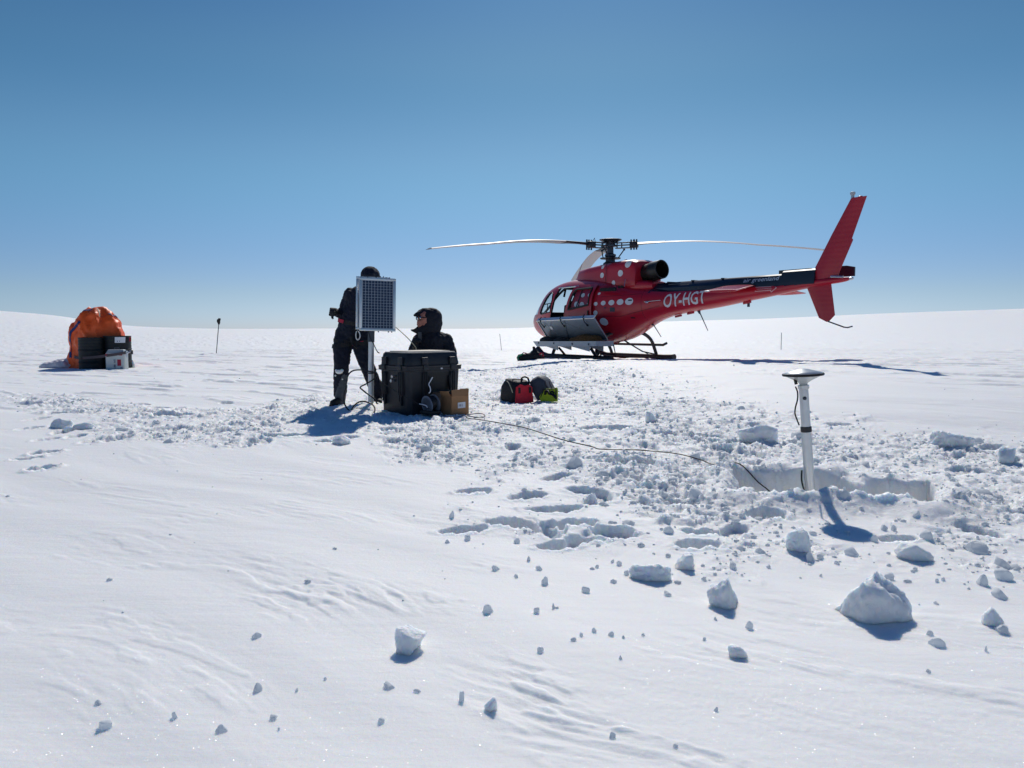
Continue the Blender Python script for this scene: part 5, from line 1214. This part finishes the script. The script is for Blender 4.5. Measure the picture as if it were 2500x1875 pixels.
def boot(p, yaw, m, name, parent, L=.30):
    Q = Matrix.Rotation(yaw, 3, 'Z'); p = Vector(p); mb = MB()
    f = lambda v: p + Q @ Vector(v)
    mb.cap([f((0, .02, .26)), f((0, .03, .12)), f((0, .02, .07))], [.072, .066, .062], 14); mb.cap([f((0, .03, .055)), f((0, -.09, .05)), f((0, -.20, .045))], [.055, .056, .046], 14); mb.box(f((0, -.08, .012)), (.105, L, .03), Q, .01)
    o = place(blend(mb, name, .009, 4), name, parent, 180); o.data.materials.append(m); return o

# person at the panel
D1 = 9.75; p1 = at(862, 990, D1)
per = thing('person', 'standing person in dark jacket and red harness working behind the solar panel', 'person', (p1.x, p1.y, CAM_H - .975))
def q1(px, py, y=0.): return Vector(((px - 862) / FP * D1, y, (990 - py) / FP * D1 - .0))
mb = MB()
mb.ell((0, 0, .93), (.185, .135, .15)); mb.cap([(-.01, .0, .98), (.06, -.02, 1.18), (.13, -.04, 1.34)], [.165, .168, .175], 18)
mb.ell((.05, .0, 1.12), (.20, .14, .17)); mb.ell((.14, -.04, 1.36), (.22, .15, .14), Matrix.Rotation(R(6), 3, 'Y'))
mb.cap([(.16, -.05, 1.42), (.21, -.08, 1.50), (.25, -.11, 1.56)], [.085, .065, .065], 14)
mb.ell((.262, -.135, 1.60), (.085, .105, .125), Matrix.Rotation(R(-22), 3, 'X')); mb.ell((.262, -.235, 1.565), (.014, .022, .022)); mb.ell((.262, -.19, 1.515), (.05, .045, .04))
mb.cap([(.0, -.03, 1.405), (-.07, .03, 1.28), (-.135, .07, 1.165)], [.088, .074, .060], 14); mb.cap([(-.135, .07, 1.165), (-.165, -.03, 1.175), (-.175, -.13, 1.185)], [.058, .052, .042], 12)
mb.cap([(.30, -.05, 1.395), (.40, .0, 1.27), (.46, .02, 1.14)], [.088, .074, .060], 14); mb.cap([(.46, .02, 1.14), (.51, -.15, 1.125), (.545, -.27, 1.12)], [.058, .052, .042], 12)
mb.cap([(-.085, 0, .90), (-.115, -.05, .72), (-.118, -.07, .55)], [.128, .112, .095], 16); mb.cap([(-.118, -.07, .55), (-.15, -.01, .36), (-.168, .03, .14)], [.090, .086, .078], 16)
mb.cap([(.085, 0, .90), (.13, .02, .70), (.175, .02, .53)], [.128, .108, .092], 16); mb.cap([(.175, .02, .53), (.235, .08, .34), (.285, .13, .14)], [.088, .084, .076], 16)
mb.cap([(-.168, .03, .16), (-.172, .03, .06)], [.07, .055], 12); mb.cap([(-.172, .01, .05), (-.185, -.10, .04)], [.05, .04], 12); mb.cap([(.285, .13, .16), (.29, .13, .06)], [.07, .055], 12); mb.cap([(.29, .11, .05), (.30, .0, .04)], [.05, .04], 12)
me = blend(mb, 'body', .013, 5, .020, 11, 3)
for m in ('jacket', 'pants', 'patch', 'skin'): me.materials.append(M[m])
for p in me.polygons:
    x, y, z = p.center
    p.material_index = 3 if (z > 1.50 and y < -.12 and x > .17) else 0 if z > 1.0 else (2 if z < .40 and (x + .15) * .9 + (.30 - z) * .42 > 0.0 and x < .02 else 1)
B1 = bvh(me); body = place(me, 'body', per, 180)
mb = MB(); mb.ell((.262, -.115, 1.635), (.118, .135, .115)); mb.ell((.26, -.03, 1.57), (.11, .10, .13)); mb.ell((.262, -.235, 1.635), (.085, .05, .02))
o = place(blend(mb, 'hood', .012, 3, .012, 14), 'hood', per, 180); o.data.materials.append(M['jacket'])
mb = MB()
for s in (-1, 1): mb.ell((.262 + s * .035, -.232, 1.603), (.030, .014, .022), nu=12, nv=8)
mb.build('sunglasses', M['lens'], per, 180)
hand((-.18, -.17, 1.185), (-.25, -1, .0), (.9, -.3, -.2), M['bagblack'], 'glove', per, 1.15, 1.1)
hand((.553, -.31, 1.12), (.1, -1, .05), (-1, -.1, 0), M['patch'], 'glove', per, 1.15, 1.1, -1)
boot((-.172, .03, 0), R(-12), M['bagblack'], 'boot', per); boot((.29, .13, 0), R(14), M['bagblack'], 'boot', per)
wrap(B1, (.0, 0, 1.05), (1, 0, -.22), (0, 1, 0), (.22, 0, 1), .05, M['bagblack'], 'harness_belt', per, .010, 0, 360)
wrap(B1, (.0, 0, 1.05), (1, 0, -.22), (0, 1, 0), (.22, 0, 1), .042, M['redstrap'], 'belt_pad', per, .015, 165, 248, 16)
for c, U, w in (((-.105, -.03, .775), (1, 0, .12), 'redstrap'), ((.115, .0, .80), (1, 0, -.1), 'bagblack')):
    wrap(B1, c, U, (0, 1, .05), (-U[2], 0, 1), .045, M[w], 'leg_loop', per, .012)
wrap(B1, (-.105, -.03, .776), (1, 0, .12), (0, 1, .05), (-.12, 0, 1), .05, M['bagblack'], 'leg_loop_pad', per, .016, 205, 380, 20)
mb = MB(); P = []
for k in range(25):
    a = 2 * math.pi * k / 24; P.append(Vector((.112 + .026 * math.cos(a), -.185, .895 + .055 * math.sin(a) * (1 - .15 * math.cos(a)))))
mb.tube(P, .008, 6, cap=False); mb.build('carabiner', M['alu'], per, 60)
mb = MB(); mb.tube([(.06, -.165, .99), (.09, -.18, .95), (.115, -.185, .94)], .012, 5); mb.tube([(.02, -.16, .88), (.04, -.17, .80), (.08, -.16, .74), (.10, -.15, .84)], .022, 6); mb.build('gear_sling', M['bagblack'], per)
mb = MB()
for c, r in [((-.135, -.158, .44), (.05, .02, .028)), ((-.10, -.155, .455), (.022, .02, .022)), ((-.175, -.14, .455), (.018, .02, .018)), ((-.19, -.125, .39), (.012, .02, .013)), ((-.10, -.14, .345), (.012, .015, .01))]: mb.ell(c, r, nu=12, nv=8)
o = place(blend(mb, 'snow_patch', .006, 2), 'snow_patch', per, 180); o.data.materials.append(M['clod'])

# person kneeling behind the case
D2 = 10.05; p2 = at(1052, 982, D2)
kn = thing('person', 'kneeling person in a black hooded parka with mirrored sunglasses behind the case', 'person', (p2.x, p2.y, CAM_H - .955))
mb = MB()
mb.ell((0, .05, .38), (.19, .16, .16)); mb.cap([(0, .04, .42), (.02, .0, .62), (.03, -.03, .78)], [.17, .185, .175], 18); mb.ell((.045, -.03, .80), (.215, .155, .125))
mb.cap([(.0, -.03, .86), (-.02, -.05, .95)], [.085, .07], 14)
mb.ell((-.045, -.075, 1.075), (.105, .092, .125), Matrix.Rotation(R(28), 3, 'Z')); mb.ell((-.105, -.10, 1.01), (.055, .052, .05))
mb.cap([(-.128, -.122, 1.062), (-.150, -.134, 1.035)], [.012, .017], 10)
mb.cap([(.20, -.02, .80), (.27, -.08, .64), (.24, -.18, .55)], [.095, .080, .065], 14); mb.cap([(.24, -.18, .55), (.10, -.25, .60), (-.02, -.28, .66)], [.062, .055, .045], 12)
mb.cap([(-.13, -.04, .80), (-.20, -.12, .66), (-.20, -.2, .58)], [.095, .08, .065], 14); mb.cap([(-.20, -.20, .58), (-.18, -.28, .64), (-.16, -.32, .70)], [.062, .05, .042], 12)
for s in (-1, 1):
    mb.cap([(s * .09, .04, .36), (s * .13, -.18, .22), (s * .14, -.30, .11)], [.12, .10, .09], 14); mb.cap([(s * .14, -.30, .10), (s * .14, -.05, .09), (s * .13, .18, .07)], [.085, .075, .06], 14); mb.cap([(s * .13, .18, .07), (s * .13, .28, .05)], [.055, .04], 10)
me = blend(mb, 'body', .012, 4, .018, 12, 7)
for m in ('coat', 'pants', 'skin'): me.materials.append(M[m])
for p in me.polygons:
    x, y, z = p.center; p.material_index = 2 if (z > .965 and x < -.03) else (0 if z > .40 else 1)
place(me, 'body', kn, 180)
hf = Vector((-.90, -.436, 0)).normalized(); hs = Vector((-hf.y * -1, hf.x, 0)); hs = Vector((.436, -.90, 0)).normalized()
def hood_parka():
    N = 36; prof = [ # u: forward offset at (top, side, bottom), half width, half height, centre height
        (.232, .125, .262, .070, .096, 1.04), (.212, .120, .235, .096, .112, 1.042), (.15, .095, .15, .128, .150, 1.05), (.06, .035, .06, .152, .180, 1.055), (-.05, -.06, -.05, .157, .184, 1.055), (-.11, -.12, -.10, .128, .155, 1.06), (-.155, -.155, -.14, .078, .095, 1.07), (-.168, -.168, -.165, .02, .03, 1.075)]
    rings = []
    for ft, fs, fb, W, Hh, zc in prof:
        r = []; low_e, low_z = (1., 1.05) if ft > .2 else (.62, 1.28)
        for j in range(N):
            a = 2 * math.pi * j / N; c, s = math.cos(a), math.sin(a); wt, wb = max(0, c) ** 2.2, max(0, -c) ** 2.2
            f = fs + (ft - fs) * wt + (fb - fs) * wb
            q = Vector((-.005, -.02, zc)) + hf * f + hs * (W * math.copysign(abs(s) ** (1. if c > 0 else low_e), s) * (1 + .10 * max(0, -c))) + Vector((0, 0, Hh * math.copysign(abs(c) ** (.85 if c > 0 and ft < .2 else 1.), c) * (1.0 if c > 0 else low_z)))
            r.append(q)
        rings.append(r)
    mb = MB(); mb.loft(rings, cap=False); mb.f.append(tuple((len(rings) - 1) * N + j for j in range(N))); mb.m.append(0)
    me = evaluated(mb.mesh('hood'), [('SOLIDIFY', dict(thickness=.014, offset=-1)), ('SUBSURF', dict(levels=1, render_levels=1))])
    n = len(me.vertices); co = np.empty(n * 3); me.vertices.foreach_get('co', co); co = co.reshape(-1, 3); no = np.empty(n * 3); me.vertex_normals.foreach_get('vector', no); no = no.reshape(-1, 3)
    co += no * (-.020 * np.abs(noise3(co * np.array([9, 9, 6]) + 3)) + .010 * noise3(co * 15 + 8) + .005 * noise3(co * 31))[:, None]; me.vertices.foreach_set('co', co.ravel()); me.update()
    me.materials.append(M['coat']); return place(me, 'hood', kn, 180)
hood_parka()
def on_face(f, s, z): return Vector((-.045, -.075, z)) + hf * f + hs * s
Qf = Matrix((hs, hf, Vector((0, 0, 1)))).transposed()
mb = MB()
for s in (-.040, .040): mb.ell(on_face(.103 - abs(s) * .25, s, 1.095), (.034, .016, .027), Qf @ Matrix.Rotation(R(18 if s > 0 else -18), 3, 'Z'), nu=16, nv=10)
sg = mb.build('sunglasses', M['lens'], kn, 180)
mb = MB()
for s in (-.040, .040):
    c = on_face(.106 - abs(s) * .25, s, 1.095); P = [c + (Qf @ Matrix.Rotation(R(18 if s > 0 else -18), 3, 'Z')) @ Vector((.036 * math.cos(a), .004, .029 * math.sin(a))) for a in np.linspace(0, 2 * math.pi, 20)]; mb.tube(P, .0055, 6, cap=False)
mb.tube([on_face(.108, -.01, 1.10), on_face(.112, 0, 1.103), on_face(.108, .01, 1.10)], .005, 6); mb.tube([on_face(.09, .075, 1.10), on_face(.02, .098, 1.10)], .006, 6); mb.tube([on_face(.09, -.075, 1.10), on_face(.02, -.098, 1.10)], .006, 6); mb.build('sunglasses_frame', M['black'], sg)
mb = MB(); mb.cap([on_face(.10, -.018, 1.012), on_face(.113, 0, 1.012), on_face(.10, .022, 1.012)], [.006, .008, .006], 8); mb.build('lips', mat('lips', (.30, .08, .08), .5), kn, 180)
mb = MB(); mb.box((-.115, -.20, .865), (.05, .02, .10), Matrix.Rotation(R(-20), 3, 'Z'), bev=.008); mb.build('collar_tab', M['patch'], kn)
hand((-.155, -.33, .71), (.1, -.4, .9), (.8, -.3, -.2), M['bagblack'], 'glove', kn, 1.1, 1.2); hand((-.04, -.29, .67), (-.9, -.25, .3), (-.1, -.3, -.9), M['bagblack'], 'glove', kn, 1.1, 1.2)
cable_obj('guide_cord', 'pale thin cord running from the panel to the kneeling person', [at(957, 793, 9.32), at(972, 804, 9.36), at(993, 823, 9.45), at(1007, 838, 9.55), at(1015, 848, 9.62), at(1016, 854, 9.64)], .0055, M['cord'], 'cord')

# ------------------------------------------------------------------ two tool bags
bp1 = at(1260, 979, 10.15)
tb = thing('tool_bag', 'open black and red tool bag standing on the trampled snow', 'bag', (bp1.x, bp1.y, CAM_H - .965), R(34))
mb = MB(); mb.loft([rr(.30, .34, .04, 0), rr(.315, .355, .05, .05), rr(.30, .33, .05, .20), rr(.26, .27, .06, .27), rr(.22, .16, .06, .295)]); mb.v = [(x + .0, y, z) for x, y, z in mb.v]
mb.build('bag_body', M['bagblack'], tb, 40)
mb = MB(); mb.prism([(-.14, -.178, .0), (.15, -.178, .0), (.135, -.166, .20), (.09, -.152, .235), (.03, -.155, .22), (-.04, -.152, .245), (-.115, -.163, .21)], (0, -.012, 0)); mb.build('front_panel', M['bagred'], tb, 30)
for x in (-.07, .10):
    mb = MB(); mb.box((x, -.178, .165), (.035, .012, .075), bev=.004); mb.build('buckle', M['black'], tb)
for x0, x1, y, h in ((.0, .14, -.12, .045), (-.10, .10, .10, .0)):
    mb = MB(); mb.tube([(x0, y, .24), (x0 + .02, y + .02, .29 + h * .6), (x0 + .06, y + .03, .29 + h), (x1 - .06, y + .03, .29 + h), (x1 - .02, y + .02, .29 + h * .6), (x1, y, .24)], .013, 6); mb.build('carry_strap', M['black'], tb, 60)
tubecurve([(-.16, -.02, .28), (-.165, -.07, .26), (-.17, -.13, .20), (-.165, -.16, .14)], .006, M['cord'], 'draw_cord', tb); tubecurve([(-.10, -.06, .30), (-.04, -.05, .305), (.06, -.08, .30)], .006, M['ratchet'], 'zip', tb)
bp2 = at(1330, 976, 10.2)
tb2 = thing('tool_bag', 'slate grey and lime green tool bag lying tilted on the snow', 'bag', (bp2.x + .035, bp2.y, CAM_H - .965 + .015), R(-24)); tb2.scale = (.93, .93, .88)
QT = Matrix.Rotation(R(-30), 3, 'Y')
def tl(pts): return [tuple(QT @ Vector(p)) for p in pts]
mb = MB(); mb.loft([tl(rr(.24, .30, .04, 0)), tl(rr(.24, .31, .04, .03)), tl(rr(.25, .31, .05, .22)), tl(rr(.20, .26, .06, .30)), tl(rr(.12, .16, .05, .33))]); mb.v = [(x, y, z + .06) for x, y, z in mb.v]
mb.build('bag_body', M['baggrey'], tb2, 40)
mb = MB(); mb.prism([(-.02, -.175, .0), (.225, -.175, .01), (.225, -.165, .19), (.21, -.16, .215), (.03, -.16, .19), (-.05, -.17, .07)], (0, -.02, 0)); mb.build('end_panel', M['baglime'], tb2, 30)
mb = MB(); mb.tube([(.0, -.19, .175), (.19, -.19, .20), (.205, -.195, .185), (.21, -.2, .04)], .008, 5); mb.tube([(-.03, -.19, .06), (.02, -.19, .18)], .008, 5); mb.build('piping', M['black'], tb2)
mb = MB(); mb.tube([(.045, -.20, .11), (.055, -.215, .15), (.09, -.22, .165), (.12, -.225, .12), (.16, -.24, .12), (.20, -.25, .10), (.225, -.24, .06)], .019, 6); mb.tube([(.13, -.215, .14), (.16, -.22, .165), (.185, -.22, .13)], .012, 6); mb.build('grab_handle', M['black'], tb2, 60)
for x in (-.10, -.04):
    mb = MB(); mb.tube([(x + .12, -.14, .30), (x + .15, -.165, .24), (x + .18, -.17, .20)], .009, 5); mb.build('strap', M['ratchet'], tb2)

# kit bag by the helicopter's nose
kb = at(1296, 871, 19.2)
bag = thing('kit_bag', 'dark kit bag lying by the nose of the helicopter', 'bag', (kb.x, kb.y, gz(kb.x, kb.y) - .01))
def kx(px, py): return ((px - 1296) / FP * 19.2, 0, (873 - py) / FP * 19.2)
mb = MB(); mb.cap([kx(1270, 866), kx(1285, 866), kx(1305, 864), kx(1322, 865)], [.085, .11, .12, .085], 16); mb.cap([kx(1303, 858), kx(1305, 848), kx(1303, 840)], [.10, .055, .025], 12); mb.cap([kx(1310, 860), kx(1320, 864)], [.09, .07], 12)
o = place(blend(mb, 'bag_body', .016, 4, .02, 9), 'bag_body', bag, 180); o.data.materials.append(M['bagblack'])
mb = MB(); mb.tube([(-.30, -.10, .02), (-.33, -.09, .10), (-.24, -.10, .15), (-.2, -.08, .18)], .018, 6); mb.build('strap', M['green'], bag)
mb = MB(); mb.tube([(.20, -.06, .13), (.24, -.08, .19), (.30, -.06, .19), (.30, -.08, .11)], .020, 6); mb.build('strap', M['redstrap'], bag)
mb = MB(); mb.tube([(-.22, -.05, .15), (-.19, -.05, .20), (-.13, -.05, .19), (-.08, -.05, .16)], .014, 6); mb.build('strap', M['redstrap'], bag)

# ------------------------------------------------------------------ fuel depot under the orange tarpaulin
DD = 17.4
def dv(px, py, y=0.): v = at(px, py, DD + y); return v
g0 = gz((248 - 1250) / FP * DD, DD)
sack = thing('orange_sack', 'big orange tarpaulin sack with blue straps bulging behind the drums', 'sack', (dv(235, 900).x, DD + .55, g0 - .05))
SX, SZ = sack.location.x, sack.location.z; SY = sack.location.y
def sk(px, py, y=0.): v = at(px, py, SY + y); return (v.x - SX, y, v.z - SZ)
mb = MB()
mb.cap([sk(200, 890), sk(199, 850), sk(200, 815)], [.27, .28, .27], 20); mb.cap([sk(235, 885), sk(236, 840), sk(240, 800)], [.45, .50, .46], 24); mb.cap([sk(272, 885), sk(273, 850), sk(274, 815)], [.25, .25, .24], 20)
mb.cap([sk(208, 795), sk(225, 782), sk(245, 780), sk(266, 793)], [.22, .27, .27, .22], 20)
me = blend(mb, 'tarpaulin', .03, 5)
n = len(me.vertices); co = np.empty(n * 3); me.vertices.foreach_get('co', co); co = co.reshape(-1, 3); no = np.empty(n * 3); me.vertex_normals.foreach_get('vector', no); no = no.reshape(-1, 3)
w_ = -np.abs(noise3(co * np.array([2.2, 2.2, 1.5]) + 4)) * .17 - np.abs(noise3(co * np.array([5., 5., 3.2]) + 14)) * .075 - np.abs(noise3(co * 11 + 21)) * .022
co = co + no * (w_ + .06)[:, None]; me.vertices.foreach_set('co', co.ravel()); me.update(); me.materials.append(M['orange'])
BS = bvh(me); place(me, 'tarpaulin', sack, 28)
def ribbon(pts, w, m, name, parent, tree, off=.012):
    P = [Vector(p) for p in pts]; out = []; k = len(P)
    for i in range(k - 1):
        for j in range(6): out.append(P[i].lerp(P[i + 1], j / 6))
    out.append(P[-1]); V = []; F = []
    for i, p in enumerate(out):
        d = (out[min(i + 1, len(out) - 1)] - out[max(i - 1, 0)]).normalized(); sdv = d.cross(Vector((0, 1, 0))).normalized()
        for k_ in (-.5, .5):
            o = p + sdv * w * k_ + Vector((0, -2, 0)); h = tree.ray_cast(o, Vector((0, 1, 0)), 4); q = h[0] if h[0] is not None else p + sdv * w * k_
            V += [q + Vector((0, -off, 0)), q + Vector((0, .01, 0))]
    for i in range(len(out) - 1): b, e = i * 4, i * 4 + 4; F += [(b, e, e + 2, b + 2), (b, b + 1, e + 1, e), (b + 2, e + 2, e + 3, b + 3)]
    mb = MB(); mb.add(V, F); return mb.build(name, m, parent, 60)
ribbon([sk(191, 872), sk(187, 845), sk(185, 825), sk(188, 810), sk(200, 800), sk(212, 790), sk(217, 785)], .065, M['bluestrap'], 'strap', sack, BS)
ribbon([sk(196, 766), sk(210, 760), sk(226, 757), sk(236, 756)], .035, M['bluestrap'], 'strap', sack, BS); ribbon([sk(272, 765), sk(282, 771), sk(287, 776)], .02, M['bluestrap'], 'strap', sack, BS)
tubecurve([sk(238, 754, -.3), sk(242, 762, -.42), sk(243, 772, -.5)], .012, M['cord'], 'seam_cord', sack)
def drum(px, y, label, h, r):
    x = (px - 1250) / FP * (DD + y); t = thing('fuel_drum', label, 'drum', (x, DD + y, g0 - .12), 0, 'black fuel drums of the depot')
    H = h + .12; prof = [(r * .94, 0), (r, .01)]
    for k in range(60):
        z = .02 + (H - .04) * k / 59; q = k / 59; rr_ = r
        for c in (.32, .66): rr_ += .011 * math.exp(-((q - c) / .018) ** 2)
        rr_ += .0018 * math.sin(q * 70) * (1 if q < .28 or q > .72 else 0)
        prof.append((rr_, z))
    prof += [(r + .006, H - .015), (r + .006, H), (r - .012, H), (r - .015, H - .015), (.01, H - .015)]
    mb = MB(); mb.lathe(prof, 40); mb.build('drum_shell', M['drum'], t, 40)
    mb = MB(); mb.lathe([(.03, H - .015), (.03, H), (.005, H)], 10, (r * .6, -.05, 0)); mb.build('bung', M['steel'], t); return t, x, H
t1, x1, H1 = drum(225, -.02, 'left black fuel drum in front of the orange sack', .705, .27)
t2, x2, H2 = drum(288, .20, 'right black fuel drum with a white label and red mark', .74, .285)
def on_drum(t, x, r, px0, px1, py0, py1, yd, m, name, thick=.004):
    V = []; F = []; K = 6
    for j, py in enumerate((py1, py0)):
        for k in range(K + 1):
            px = px0 + (px1 - px0) * k / K; v = at(px, py, DD + yd - r); dx = v.x - x; q = max(-.99, min(.99, dx / r)); V.append((dx, -(r + .012) * math.sqrt(1 - q * q), v.z - t.location.z))
    F = [(k, k + 1, K + 2 + k, K + 1 + k) for k in range(K)]; mb = MB(); mb.add(V, F); return mb.build(name, m, t, 60)
lb = on_drum(t2, x2, .285, 280, 298, 823, 837, .20, M['paper'], 'label'); on_drum(t2, x2, .285, 284, 285.5, 832, 834, .19, M['ink'], 'symbol'); on_drum(t2, x2, .285, 288, 289.5, 832, 834, .19, M['ink'], 'symbol')
on_drum(t2, x2, .285, 302, 307.5, 824, 834, .20, M['labelred'], 'hazard_mark')
# flat tin can in front
tx = (285.5 - 1250) / FP * (DD - .42); can = thing('tin_can', 'grey rectangular tin can strapped to the front of the drums', 'can', (tx, DD - .42, g0 - .03), R(4))
mb = MB(); mb.loft([rr(.40, .24, .03, 0), rr(.40, .24, .03, .395), rr(.385, .225, .03, .40), rr(.33, .16, .03, .47), rr(.31, .14, .03, .475)]); mb.build('can_body', M['can'], can, 30)
def facep(x0, x1, z0, z1, m, name, y=-.1225):
    mb = MB(); mb.box(((x0 + x1) / 2, y, (z0 + z1) / 2), (x1 - x0, .003, z1 - z0)); return mb.build(name, m, can)
facep(-.19, -.13, .335, .385, M['labelred'], 'red_label'); facep(-.085, -.06, .335, .385, M['labelred'], 'red_label'); facep(.09, .165, .345, .385, M['labelred'], 'red_label'); facep(-.05, .08, .34, .395, M['paper'], 'paper_label'); facep(.055, .135, .12, .26, M['labelred'], 'red_label')
for k in range(5): facep(.115, .165, .015 + k * .018, .024 + k * .018, M['ink'], 'barcode_bar')
me = text_mesh('UN 1863', .3, .02)
for v in me.vertices: u, w_ = v.co.x, v.co.y; v.co = (-.022 + w_ * .045, -.1235, .265 - u * .20)
me.materials.append(M['ink']); place(me, 'stencil_text', can, 0)
mb = MB(); mb.tube([(-.06, 0, .475), (-.05, 0, .51), (.05, 0, .51), (.06, 0, .475)], .01, 6); mb.build('handle', M['steel'], can)
# ratchet strap round the whole stack
def rs(px, py, y): v = at(px, py, DD + y); return v
SP_ = [(176, 869, .35), (186, 873, .05), (196, 874, -.22), (205, 873.8, -.30), (214, 873.5, -.335), (225, 872.5, -.35), (236, 871.5, -.36), (250, 870, -.46), (262, 868, -.565), (285, 865, -.56), (302, 861.5, -.55), (310, 860, -.42)]
mb = MB(); V = []; F = []
for px, py, y in SP_:
    v = rs(px, py, y)
    for dz in (-.03, .03): V += [(v.x, v.y - .006, v.z + dz), (v.x, v.y + .006, v.z + dz)]
for i in range(len(SP_) - 1): b, e = i * 4, i * 4 + 4; F += [(b, e, e + 2, b + 2), (b + 1, b + 3, e + 3, e + 1), (b, b + 1, e + 1, e), (b + 2, e + 2, e + 3, b + 3)]
strap = thing('ratchet_strap', 'grey lashing strap tied round the drums and the tin can', 'strap', rs(250, 870, -.34)); o0 = strap.location.copy()
mb.add([tuple(Vector(p) - o0) for p in V], F); mb.build('webbing', M['ratchet'], strap, 40)
mb = MB(); mb.box(rs(308, 861, -.46) - o0, (.05, .03, .09), bev=.006); mb.tube([rs(309, 862, -.46) - o0, rs(316, 859, -.40) - o0, rs(321, 857, -.38) - o0], .022, 6); mb.build('ratchet', M['alu'], strap)
mb = MB(); mb.box(rs(322.5, 860, -.38) - o0, (.03, .04, .09), bev=.008); mb.build('ratchet_handle', M['black'], strap)
mb = MB(); mb.prism([rs(307, 864, -.50) - o0, rs(311.5, 863, -.5) - o0, rs(311.5, 872, -.5) - o0, rs(307, 872, -.5) - o0], (0, .004, 0)); mb.build('strap_tag', M['paper'], strap)
lump(322, 898, 12, 22, 401, 'snow_block', 'upright clod of snow leaning against the right drum', 4, .8, 4, .2, group=G_BIG)
# white tarpaulin flap at the far left of the sack
fl = at(153, 897, DD + .5); mb = MB()
for c, r in [((.05, 0, .10), (.30, .3, .13)), ((-.20, .0, .06), (.30, .25, .10)), ((.18, .1, .13), (.16, .3, .14))]: mb.ell(c, r)
o = place(blend(mb, 'white_bag', .025, 3, .05, 6), 'white_bag', None, 180); o.data.materials.append(mat('white_plastic', (.62, .62, .68), .5)); o.location = (fl.x, fl.y, g0 - .04); tag(o, 'crumpled white plastic bag half buried left of the orange sack', 'bag')

# ------------------------------------------------------------------ ski pole and marker stakes
sp = at(527, 860, 27.); so = thing('ski_pole', 'lone ski pole with black grip stuck upright in the snow', 'ski pole', (sp.x, 27., gz(sp.x, 27.)))
tp = at(534, 792, 27.) - so.location; gr = at(536, 777, 27.) - so.location
mb = MB(); mb.tube([(0, 0, -.15), tp], .014, 8); mb.build('shaft', M['steel'], so)
mb = MB(); mb.tube([tp, tp.lerp(gr, .3), tp.lerp(gr, .55), tp.lerp(gr, .8), gr], [.032, .045, .038, .045, .04], 10); mb.ell(tp.lerp(gr, .55) + Vector((-.05, 0, 0)), (.035, .03, .07), nu=10, nv=8); mb.build('grip', M['black'], so)
for px0, py0, px1, py1, D, lab in [(1226, 858, 1220, 815, 30., 'thin pale marker stake in the snow left of the helicopter'), (1907, 850, 1908, 812, 30., 'thin dark marker stake in the snow right of the helicopter')]:
    a = at(px0, py0, D); z = gz(a.x, D); b = at(px1, py1, D); mb = MB(); mb.tube([(0, 0, min(0, z - a.z) - .2), tuple(b - a)], .011, 6); o = mb.build('marker_stake', M['dull_alu'] if px0 < 1500 else M['steel'], None, 60); o.location = a; tag(o, lab, 'stake')
